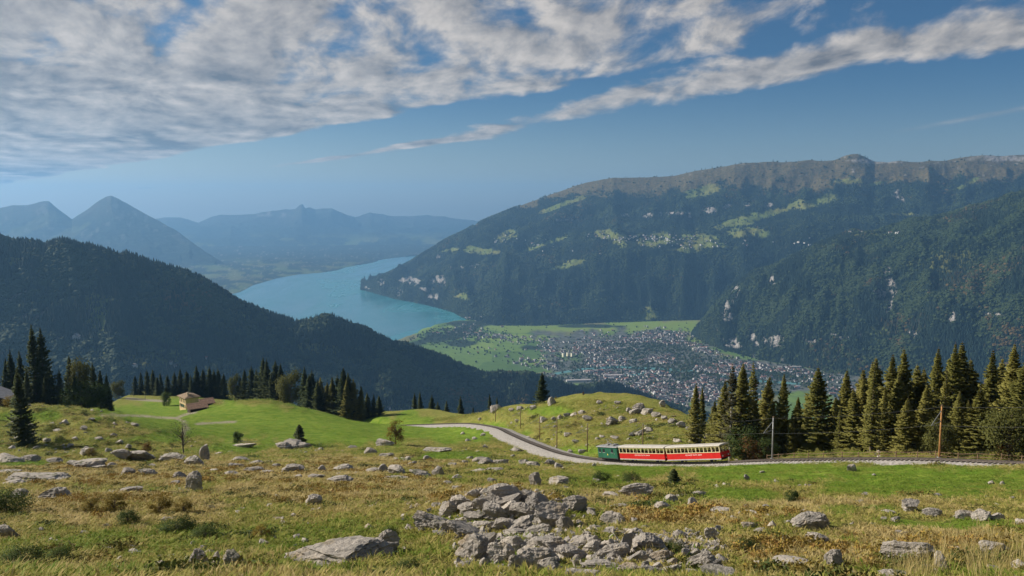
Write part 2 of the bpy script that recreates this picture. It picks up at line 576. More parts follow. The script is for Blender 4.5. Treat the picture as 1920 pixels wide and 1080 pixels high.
pyramid = sheet('pyramid_mountain', np.linspace(-420, 500, 520), [
    [(-420, 470, 21000), (500, 520, 18000)],
    [(-420, 400, 17500), (-250, 378, 17500), (-150, 396, 17500), (-60, 402, 17300), (0, 390, 17300), (25, 385, 17200), (50, 386, 17200), (72, 384, 17200), (82, 381, 17200), (91, 379, 17200), (105, 389, 17100), (135, 411, 17000), (160, 395, 16900), (185, 378, 16800), (198, 373, 16800), (209, 372, 16800), (222, 376, 16700), (245, 386, 16600), (275, 402, 16400), (300, 415, 16200), (330, 433, 15800), (360, 454, 15400), (390, 477, 15000), (412, 491, 14700), (440, 505, 14500), (500, 522, 14200)],
    [(-420, 470, 15300), (0, 450, 15300), (207, 440, 15000), (300, 460, 14700), (390, 496, 14200), (440, 514, 14000), (500, 526, 13900)],
    [(-420, 560, 13000), (0, 560, 12800), (207, 545, 13000), (300, 535, 13200), (390, 522, 13500), (440, 520, 13700), (500, 529, 13800)]],
    [8, 70, 60], 150, 1500, 23, ([0, 1, 1.12, 2, 3], [0.4, 0.06, 0.45, 1.0, 0.4]), M_far,
    {'meadow': lambda S: patches(S.px, S.py, [(60, 425, 50, 10, -.4), (110, 445, 40, 6, -.5), (150, 430, 22, 4, -.6)], seed=51) * 0.4, 'rock': lambda S: sstep(fbm(S.px / 12, S.py / 12, seed=52), 0.28, 0.5) * (1 - sstep(S.py, 430, 470)) * 0.2, 'alp': lambda S: (1 - sstep(S.py, 392, 420)) * .8}, crest_noise=8)

shore_land = sheet('lakeshore_land', np.linspace(180, 1080, 420), [
    [(180, 462, '-960'), (390, 462, '-960'), (620, 460, '-960'), (1080, 455, '-960')],
    [(180, 485, '-1000'), (390, 480, '-1000'), (480, 478, '-1010'), (560, 477, '-1000'), (640, 473, '-1010'), (700, 470, '-1000'), (1080, 462, '-1000')],
    [(180, 520, '-1030'), (390, 512, '-1010'), (440, 504, '-1000'), (500, 490, '-960'), (535, 487, '-965'), (575, 493, '-1010'), (605, 497, '-1025'), (650, 489, '-1010'), (690, 485, '-1015'), (720, 480, '-1030'), (1080, 468, '-1040')],
    [(180, 590, '-1048'), (300, 572, '-1048'), (400, 557, '-1048'), (450, 547, '-1048'), (475, 534, '-1048'), (520, 521, '-1048'), (560, 514, '-1048'), (600, 511, '-1048'), (634, 506, '-1048'), (648, 501, '-1048'), (665, 498, '-1048'), (700, 492, '-1048'), (712, 487, '-1048'), (745, 482.5, '-1048'), (780, 479, '-1048'), (860, 476, '-1048'), (1080, 474, '-1048')],
    ('off', 3, (0, -120, -14))],
    [10, 30, 34, 3], 30, 900, 31, ([0, 1, 2, 2.6, 3, 4], [0.6, 1, 1, 0.5, 0.0, 0]), M_far,
    {'meadow': lambda S: sstep(fbm(S.px / 22, S.py / 4, seed=61), -0.05, 0.18) * sstep(S.py, 480, 500) * (S.py > 480), 'rock': lambda S: sstep(fbm(S.px / 5, S.py / 2.0, seed=62), 0.42, 0.55) * 0.6, 'alp': zero}, crest_noise=0)

# ---------------------------------------------------------------- the long mountain above the lake
tip = (676, 541)
MEADOWS = [(1245, 452, 62, 12, -.05), (1310, 448, 40, 8), (1150, 441, 35, 9, .1), (1060, 497, 45, 5, -.25), (1020, 458, 60, 5, -.35), (945, 443, 16, 11), (905, 470, 28, 6, .1), (1310, 362, 32, 8, -.25), (1530, 378, 60, 10, -.22), (1450, 398, 60, 7, -.25), (1390, 415, 60, 7, -.2), (1590, 340, 28, 5), (1640, 345, 24, 3, -.2), (1700, 402, 32, 3), (1810, 347, 20, 5, -.5), (1220, 590, 18, 12, .2), (870, 555, 16, 6), (1400, 437, 40, 10), (1330, 460, 40, 6), (1050, 385, 40, 4, -.35), (840, 470, 20, 4, -.1), (1280, 468, 30, 5), (1180, 455, 30, 4)]
CLIFFS = [(1215, 405, 9, 4), (1237, 405, 3, 8), (1265, 400, 14, 3), (1293, 403, 4, 6), (1327, 393, 11, 6), (1362, 387, 8, 4), (1170, 403, 9, 3), (1400, 384, 6, 4), (1440, 385, 8, 4), (1680, 362, 7, 6), (1690, 373, 10, 3, .5), (768, 528, 18, 7), (822, 524, 13, 9), (714, 528, 5, 9), (748, 546, 6, 7), (812, 556, 9, 6), (822, 481, 6, 4), (870, 500, 26, 3, -.1), (1060, 412, 20, 3), (795, 543, 12, 4), (690, 538, 6, 4), (1640, 302, 40, 4), (1890, 297, 60, 5)]
long_mt = sheet('lake_mountain', np.r_[np.linspace(676, 760, 60), np.linspace(762, 2250, 640)], [
    [(676, 541, 12000), (740, 530, 12200), (890, 480, 12600), (1130, 420, 12500), (2250, 380, 11500)],
    [(676, 541, 10450), (685, 533, 10500), (700, 524, 10550), (720, 514, 10600), (750, 500, 10700), (790, 478, 10800), (830, 456, 10900), (870, 435, 11000), (905, 417, 11000), (945, 399, 10950), (1000, 379, 10850), (1040, 364, 10750), (1075, 351, 10650), (1100, 343, 10600), (1130, 338, 10500), (1200, 334, 10350), (1265, 331, 10250), (1310, 321, 10150), (1360, 314, 10050), (1395, 307, 10000), (1440, 304, 9950), (1500, 303, 9850), (1520, 300, 9850), (1540, 301, 9800), (1565, 300, 9800), (1580, 294, 9780), (1595, 290, 9780), (1608, 289, 9780), (1622, 295, 9760), (1640, 304, 9750), (1665, 306, 9700), (1685, 303, 9700), (1720, 307, 9700), (1760, 304, 9800), (1790, 298, 9900), (1830, 295, 9900), (1920, 291, 9900), (2250, 285, 9800)],
    [(676, 541, 10400), (700, 529, 10300), (750, 513, 10300), (830, 475, 10350), (905, 440, 10300), (1000, 415, 10100), (1130, 385, 9850), (1250, 378, 9550), (1400, 365, 9350), (1600, 350, 9100), (1920, 345, 8900), (2250, 345, 8800)],
    [(676, 541.5, 10350), (700, 535, 10100), (750, 528, 9850), (830, 495, 9700), (905, 465, 9500), (1000, 440, 9350), (1130, 422, 9200), (1250, 428, 8950), (1400, 415, 8750), (1600, 390, 8600), (1920, 400, 8300), (2250, 400, 8200)],
    [(676, 542, 10300), (700, 540, 9900), (750, 543, 9400), (830, 525, 9050), (905, 505, 8700), (1000, 480, 8500), (1130, 468, 8350), (1250, 468, 8250), (1400, 460, 8050), (1600, 450, 7800), (1920, 470, 7500), (2250, 480, 7400)],
    [(676, 543, '-1052'), (700, 549, '-1052'), (740, 560, '-1052'), (800, 572, '-1052'), (850, 585, '-1052'), (880, 601, '-1052'), (930, 611, '-1052'), (1000, 613, '-1052'), (1130, 607, '-1052'), (1290, 602, '-1052'), (1500, 602, '-1052'), (2250, 620, '-1052')],
    ('off', 5, (0, -60, -25))],
    [10, 60, 60, 60, 90, 3], 270, 640, 71, ([0, 1, 1.1, 1.6, 2, 3, 4, 4.6, 5, 6], [0.5, 0.03, 0.10, 0.35, 0.75, 0.5, 0.6, 1.0, 0.08, 0]), M_mid,
    {'meadow': lambda S: patches(S.px, S.py, MEADOWS, seed=72) * (S.rid > 1.02)[:, None],
     'rock': lambda S: np.maximum(patches(S.px, S.py, CLIFFS, seed=73, fx=0.10) * (0.25 + 0.75 * sstep(fbm(S.px / 3.5, S.py / 7, octv=3, seed=79), -0.25, 0.15)), 0.85 * sstep(fbm(S.px / 16, S.py / 7, seed=77), 0.5, 0.62) * (1 - sstep(S.py, 318, 345)) * (S.px > 1000)),
     'alp': lambda S: (1 - sstep(S.py + 34 * fbm(S.px / 45, S.py / 30, octv=6, gain=.6, seed=74), np.interp(S.px, [800, 1000, 1130, 1400, 1600, 1920], [430, 374, 352, 345, 342, 325]), np.interp(S.px, [800, 1000, 1130, 1400, 1600, 1920], [434, 388, 366, 366, 360, 342])))}, crest_noise=9)

# ---------------------------------------------------------------- the steep wooded mountain behind the town
CL2 = [(1368, 567, 6, 20, .35), (1380, 545, 5, 15, .3), (1362, 592, 8, 10), (1663, 510, 5, 11), (1668, 533, 7, 12, -.2), (1652, 548, 10, 8), (1676, 548, 6, 10), (1668, 575, 4, 14, .3), (1372, 645, 14, 11), (1450, 640, 18, 9), (1415, 640, 5, 14, -.3), (1575, 632, 14, 6, .2), (1448, 527, 5, 9), (1520, 640, 10, 4), (1710, 625, 8, 8), (1862, 590, 30, 3, .1), (1785, 595, 6, 8)]
steep = sheet('steep_mountain', np.linspace(1296, 2300, 560), [
    [(1296, 630, 7200), (1590, 500, 7800), (2300, 420, 7000)],
    [(1296, 628, 6560), (1305, 617, 6580), (1330, 590, 6620), (1350, 565, 6640), (1372, 540, 6650), (1395, 524, 6650), (1425, 508, 6640), (1470, 492, 6600), (1510, 478, 6560), (1550, 457, 6500), (1585, 443, 6450), (1610, 438, 6420), (1660, 435, 6380), (1690, 428, 6350), (1720, 415, 6300), (1760, 405, 6250), (1800, 396, 6200), (1850, 382, 6100), (1890, 369, 6000), (1920, 359, 5900), (2000, 335, 5800), (2300, 300, 5500)],
    [(1296, 628.5, 6540), (1330, 605, 6400), (1372, 565, 6350), (1425, 540, 6250), (1510, 520, 6050), (1585, 490, 5900), (1700, 480, 5700), (1850, 465, 5400), (1920, 460, 5250), (2300, 440, 4900)],
    [(1296, 629, 6520), (1330, 622, 6200), (1372, 605, 6000), (1425, 595, 5800), (1510, 590, 5500), (1585, 590, 5300), (1700, 595, 5050), (1850, 600, 4750), (1920, 605, 4600), (2300, 620, 4200)],
    [(1296, 630, '-1046'), (1320, 641, '-1046'), (1350, 655, '-1046'), (1420, 674, '-1046'), (1500, 687, '-1046'), (1560, 700, '-1046'), (1700, 716, '-1046'), (1920, 735, '-1046'), (2300, 770, '-1046')],
    ('off', 4, (0, -50, -25))],
    [8, 70, 80, 70, 3], 170, 480, 91, ([0, 1, 1.1, 2, 3, 3.7, 4, 5], [0.5, 0.05, 0.35, 1, 1, 0.7, 0.05, 0]), M_mid,
    {'meadow': lambda S: patches(S.px, S.py, [(1660, 441, 60, 4), (1760, 490, 60, 22), (1640, 620, 20, 8), (1910, 362, 22, 5, -.5)], seed=92) * 0.55,
     'rock': lambda S: np.maximum(patches(S.px, S.py, CL2, seed=93, fx=0.10) * (0.2 + 0.8 * sstep(fbm(S.px / 3.5, S.py / 9, octv=3, seed=99), -0.25, 0.15)), 0.35 * sstep(fbm(S.px / 9, S.py / 26, seed=95), 0.33, 0.5) * (S.py > 600) * (S.px < 1620)), 'alp': zero}, crest_noise=6)

# ---------------------------------------------------------------- the wooded ridge on the left
ridge = sheet('wooded_ridge', np.linspace(-620, 1345, 860), [
    [(-620, 470, 3700), (0, 500, 3900), (735, 690, 4100), (1345, 820, 4250)],
    [(-620, 385, 2650), (-200, 420, 2850), (-60, 436, 2950), (0, 447, 3000), (25, 456, 3010), (60, 460, 3020), (90, 466, 3030), (110, 458, 3040), (130, 460, 3040), (150, 468, 3050), (200, 476, 3080), (225, 484, 3100), (240, 480, 3100), (280, 492, 3110), (310, 500, 3120), (345, 512, 3130), (380, 528, 3150), (420, 552, 3200), (450, 570, 3220), (500, 588, 3250), (560, 608, 3300), (585, 606, 3300), (610, 600, 3320), (650, 612, 3340), (690, 628, 3370), (735, 654, 3400), (760, 654, 3420), (800, 663, 3470), (850, 680, 3540), (900, 698, 3600), (960, 703, 3650), (1010, 708, 3700), (1080, 728, 3780), (1120, 722, 3820), (1150, 720, 3850), (1200, 742, 3900), (1260, 765, 3950), (1345, 800, 4000)],
    [(-620, 560, 2440), (0, 590, 2720), (400, 625, 2920), (735, 705, 3190), (900, 735, 3430), (1100, 750, 3680), (1345, 812, 3900)],
    [(-620, 740, 2150), (0, 740, 2380), (400, 760, 2560), (735, 790, 2880), (900, 800, 3180), (1345, 835, 3780)],
    [(-620, 960, 1700), (0, 960, 1900), (735, 960, 2300), (1345, 900, 3450)]],
    [8, 90, 90, 20], 120, 520, 111, ([0, 1, 1.1, 2, 3, 4], [0.5, 0.03, 0.35, 1, 1, 0.6]), M_ridge,
    {'meadow': lambda S: np.maximum(patches(S.px, S.py, [(182, 590, 16, 38, -.1), (200, 560, 12, 8), (215, 670, 45, 14, .3), (300, 675, 60, 16), (600, 655, 45, 10), (450, 590, 25, 5, .5), (735, 770, 60, 12), (25, 490, 14, 8), (480, 700, 60, 7)], seed=112) * 0.8, 0),
     'rock': lambda S: patches(S.px, S.py, [(40, 600, 50, 4, -.8), (100, 640, 40, 4, -.5), (140, 635, 8, 5), (135, 655, 4, 8), (20, 560, 40, 4, -.4), (90, 580, 40, 3, -.6)], seed=113, fx=0.09) * 0.55, 'alp': zero}, crest_noise=3)

# ---------------------------------------------------------------- scattering (forest, grass): one object each, nobody could count it
def scatter(name, pts, scl, rotz, tint, proto, tilt=None):
    me = bpy.data.meshes.new(name)
    n = len(pts)
    me.vertices.add(n)
    me.vertices.foreach_set('co', np.asarray(pts, np.float32).ravel())
    fattr(me, 'tint', tint)
    a = me.attributes.new('sc', 'FLOAT_VECTOR', 'POINT')
    sclv = np.asarray(scl, np.float32)
    if sclv.ndim == 1:
        sclv = np.repeat(sclv[:, None], 3, 1)
    a.data.foreach_set('vector', sclv.ravel())
    a = me.attributes.new('ro', 'FLOAT_VECTOR', 'POINT')
    r = np.zeros((n, 3), np.float32)
    r[:, 2] = rotz
    if tilt is not None:
        r[:, :2] = tilt
    a.data.foreach_set('vector', r.ravel())
    o = link(name, me)
    ng = bpy.data.node_groups.new(name, 'GeometryNodeTree')
    ng.interface.new_socket('Geometry', in_out='INPUT', socket_type='NodeSocketGeometry')
    ng.interface.new_socket('Geometry', in_out='OUTPUT', socket_type='NodeSocketGeometry')
    N, L = ng.nodes, ng.links
    gi, go = N.new('NodeGroupInput'), N.new('NodeGroupOutput')
    oi = N.new('GeometryNodeObjectInfo')
    oi.inputs['Object'].default_value = proto
    oi.inputs['As Instance'].default_value = True
    ip = N.new('GeometryNodeInstanceOnPoints')
    s = N.new('GeometryNodeInputNamedAttribute'); s.data_type = 'FLOAT_VECTOR'; s.inputs[0].default_value = 'sc'
    q = N.new('GeometryNodeInputNamedAttribute'); q.data_type = 'FLOAT_VECTOR'; q.inputs[0].default_value = 'ro'
    e2r = N.new('FunctionNodeEulerToRotation')
    L.new(gi.outputs[0], ip.inputs['Points'])
    L.new(oi.outputs['Geometry'], ip.inputs['Instance'])
    L.new(q.outputs[0], e2r.inputs[0])
    L.new(e2r.outputs[0], ip.inputs['Rotation'])
    L.new(s.outputs[0], ip.inputs['Scale'])
    L.new(ip.outputs[0], go.inputs[0])
    md = o.modifiers.new('scatter', 'NODES')
    md.node_group = ng
    return o


def foliage_mat(name, dark, light, autumn=None, rough=0.8, inst=True, nsc=1.5):
    m, nt, b = mat(name)
    tc = nt.node('ShaderNodeTexCoord')
    n = nt.noise(tc.outputs['Object'], nsc, 4.0, 0.6)
    if inst:
        t = nt.attr('tint', 'INSTANCER').outputs[2]
    else:
        t = nt.node('ShaderNodeObjectInfo').outputs['Random']
    c = nt.mix(nt.m('MULTIPLY', nt.m('ADD', n, t), 0.5), dark, light)
    if autumn:
        c = nt.mix(nt.smooth(t, 0.90, 1.0), c, autumn)
    nt.put(b.inputs['Base Color'], c)
    b.inputs['Roughness'].default_value = rough
    b.inputs['Specular IOR Level'].default_value = 0.15
    if not inst:
        tr = nt.node('ShaderNodeBsdfTranslucent')
        nt.put(tr.inputs[0], c)
        mx = nt.node('ShaderNodeMixShader')
        mx.inputs[0].default_value = 0.35
        nt.l.new(b.outputs[0], mx.inputs[1]); nt.l.new(tr.outputs[0], mx.inputs[2])
        nt.l.new(mx.outputs[0], nt.n['Material Output'].inputs[0])
    return m


def far_conifer():
    bm = bmesh.new()
    r = random.Random(3)
    for (z0, z1, rr) in ((0.0, 0.55, 0.22), (0.28, 0.8, 0.16), (0.55, 1.0, 0.10)):
        k = 6
        ring = []
        for i in range(k):
            a = i / k * 6.283 + z0 * 3
            q = rr * r.uniform(0.75, 1.2)
            ring.append(bm.verts.new((q * math.cos(a), q * math.sin(a), z0 + r.uniform(-.04, .04))))
        topv = bm.verts.new((0, 0, z1))
        for i in range(k):
            bm.faces.new((ring[i], ring[(i + 1) % k], topv))
    me = bpy.data.meshes.new('far_conifer')
    bm.to_mesh(me); bm.free()
    me.materials.append(foliage_mat('far_conifer', (0.006, 0.019, 0.014), (0.023, 0.040, 0.022), (0.060, 0.052, 0.022)))
    return bpy.data.objects.new('far_conifer', me)


def far_broadleaf():
    bm = bmesh.new()
    bmesh.ops.create_icosphere(bm, subdivisions=2, radius=0.5)
    r = random.Random(5)
    for v in bm.verts:
        k = 1 + r.uniform(-.28, .22)
        v.co *= k
        v.co.z = v.co.z * 0.95 + 0.42
    me = bpy.data.meshes.new('far_broadleaf')
    bm.to_mesh(me); bm.free()
    me.materials.append(foliage_mat('far_broadleaf', (0.016, 0.032, 0.011), (0.046, 0.062, 0.018), (0.095, 0.062, 0.020)))
    return bpy.data.objects.new('far_broadleaf', me)


PR_CON, PR_BRD = far_conifer(), far_broadleaf()


def sheet_points(S, w, n, rmin=0.93, seed=1):
    r = np.random.default_rng(seed)
    V = S.V
    e1 = V[1:, :-1] - V[:-1, :-1]; e2 = V[:-1, 1:] - V[:-1, :-1]
    area = np.linalg.norm(np.cross(e1, e2), axis=2)
    wc = w[:-1, :-1] * area * ((S.rid[:-1] >= rmin))[:, None]
    pr = (wc / wc.sum()).ravel()
    idx = r.choice(pr.size, n, p=pr)
    i, j = idx // (S.nc - 1), idx % (S.nc - 1)
    a, b = r.random(n)[:, None], r.random(n)[:, None]
    p = (V[i, j] * (1 - a) * (1 - b) + V[i + 1, j] * a * (1 - b) + V[i, j + 1] * (1 - a) * b + V[i + 1, j + 1] * a * b)
    return p, i, j


def forest(name, S, n, h0, h1, brd, seed, extra=None, label=None):
    w = (1 - S.meadow) * (1 - np.minimum(1, S.rock * 1.6)) * (1 - S.alp * 0.99)
    w = w * ((S.px > -420) & (S.px < 2250))
    if extra is not None:
        w = w * extra(S)
    w = w + 0.05 * S.meadow * (S.rid > 1.0)[:, None]
    p, i, j = sheet_points(S, w, n, seed=seed)
    r = np.random.default_rng(seed + 1)
    clump = fbm(p[:, 0] / 160, p[:, 1] / 160, octv=3, seed=seed)
    zone = fbm(p[:, 0] / 420, p[:, 2] / 260, p[:, 1] / 420, octv=4, gain=.6, seed=seed + 3)
    isb = (clump + r.normal(0, 0.22, n)) > brd
    h = r.uniform(h0, h1, n)
    for k, nm, pro in ((~isb, 'conifer_forest', PR_CON), (isb, 'broadleaf_forest', PR_BRD)):
        q = k
        if q.sum() == 0:
            continue
        hh = h[q] * (1.0 if pro is PR_CON else 0.72)
        pp = p[q].copy(); pp[:, 2] -= 1.0
        sc = np.stack([hh * r.uniform(0.9, 1.3, q.sum())] * 2 + [hh], 1)
        if pro is PR_BRD:
            sc[:, :2] *= 1.15
        o = scatter(nm, pp, sc, r.uniform(0, 6.28, q.sum()), np.clip(r.random(q.sum()) * 0.55 + 0.22 + 0.75 * zone[q], 0, 1), pro)
        tag(o, label.replace('KIND', 'dark conifers' if pro is PR_CON else 'rounded broadleaf trees'), 'forest', kind='stuff')


forest('ridge_forest', ridge, 62000, 15, 30, 0.10, 201, label='mass of KIND covering the shaded ridge in front of the lake')
forest('steep_forest', steep, 62000, 15, 29, 0.12, 211, label='mass of KIND on the steep mountain behind the town')
forest('lake_forest', long_mt, 120000, 16, 30, 0.15, 221, label='mass of KIND on the long mountain rising from the lake')
# ================================================================ the pasture we stand on
TRACK_PX = [(2300, 880, 72), (2100, 872, 84), (1920, 868, 92), (1745, 861, 101), (1600, 860, 109), (1430, 863, 119), (1370, 866, 124), (1260, 868, 134), (1140, 863, 147), (1060, 851, 165), (1000, 831, 190), (960, 814, 215), (930, 801, 245), (880, 794, 280), (820, 795, 300), (760, 797, 318), (700, 799, 335), (640, 802, 352)]
_t = np.array([P(*q) for q in TRACK_PX])


def smooth_line(pts, n=400):
    """Catmull-Rom through the points, resampled evenly"""
    out = []
    p = np.vstack([2 * pts[0] - pts[1], pts, 2 * pts[-1] - pts[-2]])
    for i in range(1, len(p) - 2):
        for t in np.linspace(0, 1, 24, endpoint=False):
            out.append(0.5 * ((2 * p[i]) + (-p[i - 1] + p[i + 1]) * t + (2 * p[i - 1] - 5 * p[i] + 4 * p[i + 1] - p[i + 2]) * t * t + (-p[i - 1] + 3 * p[i] - 3 * p[i + 1] + p[i + 2]) * t ** 3))
    out.append(p[-2])
    out = np.array(out)
    s = np.r_[0, np.cumsum(np.linalg.norm(np.diff(out, axis=0), axis=1))]
    k = np.linspace(0, s[-1], n)
    return np.stack([np.interp(k, s, out[:, i]) for i in range(3)], 1), s[-1]


TRACK, TRACK_LEN = smooth_line(_t, 700)
for _ in range(30):                                            # ease the gradient
    TRACK[1:-1] = 0.25 * TRACK[:-2] + 0.5 * TRACK[1:-1] + 0.25 * TRACK[2:]

CTRL = [
    (0, 1080, 21), (480, 1080, 21), (960, 1080, 21), (1440, 1080, 21), (1920, 1080, 21),
    (0, 1000, 31), (480, 1000, 30), (960, 1000, 29), (1440, 1000, 29), (1920, 1000, 29),
    (0, 945, 44), (480, 945, 43), (960, 945, 43), (1440, 945, 42), (1920, 940, 43),
    (0, 900, 74), (400, 900, 74), (800, 900, 72), (1200, 900, 74), (1600, 905, 64), (1920, 900, 63),
    (1500, 882, 92), (1750, 880, 82), (1920, 880, 78), (1300, 882, 108),
    (0, 868, 112), (300, 868, 116), (600, 866, 122), (850, 866, 124), (1050, 874, 118),
    (0, 855, 132), (100, 838, 150), (0, 830, 150), (210, 845, 148), (300, 852, 142), (330, 845, 152),
    (0, 771, 205), (60, 766, 200), (130, 772, 194), (200, 790, 184), (250, 808, 174), (290, 828, 163), (60, 800, 178), (150, 812, 168),
    (-200, 770, 200), (-200, 830, 150), (-200, 900, 74), (-200, 1000, 31),
    (250, 783, 300), (310, 800, 258), (360, 800, 252), (345, 830, 188), (230, 770, 330), (300, 778, 320), (300, 762, 370),
    (370, 782, 285), (430, 752, 330), (480, 752, 335), (540, 760, 335), (620, 778, 325), (400, 768, 312),
    (450, 800, 246), (550, 800, 250), (650, 802, 262), (740, 803, 285),
    (430, 830, 192), (560, 832, 188), (740, 830, 195), (870, 828, 200),
    (500, 848, 152), (700, 849, 152), (900, 848, 158), (980, 858, 146),
    (350, 769, 352), (250, 752, 405), (340, 744, 440), (410, 750, 385), (110, 768, 245), (40, 765, 245), (190, 772, 245),
    (880, 781, 302), (930, 771, 276), (1000, 763, 248), (1060, 758, 232), (1130, 757, 220), (1200, 763, 208), (1250, 776, 195), (1290, 797, 172), (1340, 830, 150), (1375, 850, 136),
    (1000, 797, 226), (1050, 820, 192), (1100, 790, 196), (1110, 832, 168), (1160, 846, 154), (1200, 800, 182), (1200, 832, 160), (1260, 822, 163), (1300, 842, 147), (950, 790, 255),
    (1420, 856, 128), (1500, 853, 121), (1600, 851, 116), (1750, 852, 107), (1920, 858, 98), (2100, 860, 90),
    (1450, 868, 145), (1600, 870, 132), (1800, 872, 118),
    (2200, 880, 68), (2200, 940, 43), (2200, 1000, 29), (700, 800, 330), (600, 800, 345), (690, 788, 345), (830, 790, 315),
    (560, 765, 400), (660, 785, 370), (480, 757, 430),
]
_c = np.array([P(*q) for q in CTRL])
_c = np.vstack([_c, [(0, 0, -1.85), (-25, 0, -1.6), (25, 0, -2.4), (0, 9, -4.6), (-15, 10, -4.8), (15, 10, -5.2), (0, -22, 5.5), (-35, -22, 5.5), (35, -22, 4.5)], TRACK[::28]])
_cs = 40.0


def _tps_fit(c, lam=0.002):
    xy = c[:, :2] / _cs
    n = len(c)
    r = np.linalg.norm(xy[:, None] - xy[None], axis=2)
    K = np.where(r > 0, r * r * np.log(r + 1e-12), 0) + lam * np.eye(n)
    Pm = np.c_[np.ones(n), xy]
    A = np.block([[K, Pm], [Pm.T, np.zeros((3, 3))]])
    w = np.linalg.solve(A, np.r_[c[:, 2], 0, 0, 0])
    return xy, w


_xy, _w = _tps_fit(_c)


def _tps(x, y):
    q = np.stack([x, y], -1).reshape(-1, 2) / _cs
    out = np.empty(len(q))
    for i in range(0, len(q), 20000):
        b = q[i:i + 20000]
        r = np.linalg.norm(b[:, None] - _xy[None], axis=2)
        out[i:i + 20000] = (np.where(r > 0, r * r * np.log(r + 1e-12), 0) @ _w[:-3]) + _w[-3] + b @ _w[-2:]
    return out.reshape(np.shape(x))


# where the shoulder ends and the hillside falls away to the valley
EDGE = ([-900, -200, 0, 120, 200, 240, 460, 520, 650, 720, 800, 870, 930, 1000, 1060, 1130, 1200, 1250, 1300, 1400, 1500, 1700, 1920, 2600],
        [330, 320, 320, 320, 400, 470, 470, 430, 385, 385, 365, 325, 288, 258, 240, 228, 216, 204, 184, 150, 140, 126, 116, 95])


def track_dist(x, y):
    q = np.stack([x, y], -1).reshape(-1, 2)
    d = np.empty(len(q)); zi = np.empty(len(q))
    T2 = TRACK[::4, :2]
    for i in range(0, len(q), 20000):
        b = q[i:i + 20000]
        r = np.linalg.norm(b[:, None] - T2[None], axis=2)
        j = r.argmin(1)
        d[i:i + 20000] = r[np.arange(len(b)), j]
        zi[i:i + 20000] = TRACK[::4, 2][j]
    return d.reshape(np.shape(x)), zi.reshape(np.shape(x))


def G0(x, y):
    x = np.asarray(x, float); y = np.asarray(y, float)
    yy = np.minimum(y, 470.0)
    pxx = 960 + FPX * x / np.maximum(y, 1.0)
    e = np.interp(pxx, *EDGE)
    ye = np.minimum(yy, e + 25)
    xe = np.where(y > 1, x * ye / np.maximum(y, 1.0), x)
    xe = np.clip(xe, -330, 150)
    z = _tps(xe, ye)
    over = np.maximum(0, y - e)
    z = z - 0.62 * over * sstep(over, 0, 60) - 0.05 * np.minimum(over, 30)
    # relief: hummocks, cattle steps, little banks
    near = 1 - sstep(y, 200, 420)
    z = z + 0.55 * fbm(x / 13, y / 13, octv=4, seed=301) * np.clip(0.35 + y / 130, 0, 1) * (0.4 + 0.6 * near)
    z = z + 0.16 * fbm(x / 2.6, y / 2.6, octv=3, seed=305) * near
    z = z + 0.20 * fbm(x / 1.9, y / 1.5, octv=3, seed=311, ridged=True) * (1 - sstep(y, 60, 130)) * (y > 3)
    mound = patches(*proj(np.stack([x, y, z], -1)), [(110, 815, 190, 42, .12)], seed=306)
    z = z + mound * (1.4 * fbm(x / 5.5, y / 3.6, octv=3, seed=307, ridged=True))
    knoll = patches(*proj(np.stack([x, y, z], -1)), [(1180, 790, 150, 40, .1)], seed=308)
    z = z + knoll * 0.5 * fbm(x / 6, y / 6, octv=3, seed=309, ridged=True)
    # the heaps of rock sit on swellings of the ground
    for (hx, hy, sx, sy, hh) in HEAPS:
        z = z + hh * np.exp(-((x - hx) / sx) ** 2 - ((y - hy) / sy) ** 2)
    d, tz = track_dist(x, y)
    k = 1 - sstep(d, 4.2, 9.0)
    return z * (1 - k) + (tz - 0.82) * k


HEAPS = [(-0.5, 34.5, 3.4, 3.4, 1.25), (2.6, 24.6, 4.2, 2.0, 0.55), (-46.5, 172, 4.5, 4, 1.2)]

GN_U = np.linspace(-1.15, 1.15, 620)
_g = np.geomspace(5.0, 2750.0, 800)
GN_Y = _g - 25.0
GX = GN_U[None, :] * _g[:, None]
GY = np.broadcast_to(GN_Y[:, None], GX.shape)
GZ = G0(GX, GY)
GZ = np.maximum(GZ, -1046.0)
GV = np.stack([GX, GY, GZ], -1)


def G(x, y):
    """ground height by looking it up in the pasture mesh"""
    x = np.asarray(x, float); y = np.asarray(y, float)
    g = y + 25.0
    fr = np.clip(np.log(g / 5.0) / np.log(2750.0 / 5.0) * (len(_g) - 1), 0, len(_g) - 1.001)
    fc = np.clip((x / g + 1.15) / 2.3 * (len(GN_U) - 1), 0, len(GN_U) - 1.001)
    r, c = fr.astype(int), fc.astype(int)
    a, b = fr - r, fc - c
    return GZ[r, c] * (1 - a) * (1 - b) + GZ[r + 1, c] * a * (1 - b) + GZ[r, c + 1] * (1 - a) * b + GZ[r + 1, c + 1] * a * b


def hit(px, py, dmin=8.0, dmax=600.0):
    """where the line of sight through a pixel first meets the pasture"""
    d = np.geomspace(dmin, dmax, 2600)
    p = P(np.full_like(d, px), np.full_like(d, py), d)
    below = p[:, 2] < G(p[:, 0], p[:, 1])
    i = int(np.argmax(below)) if below.any() else len(d) - 1
    q = p[i]
    return np.array([q[0], q[1], float(G(q[0], q[1]))])


def ground_normal(x, y, e=0.6):
    gx = (G(x + e, y) - G(x - e, y)) / (2 * e)
    gy = (G(x, y + e) - G(x, y - e)) / (2 * e)
    return gx, gy


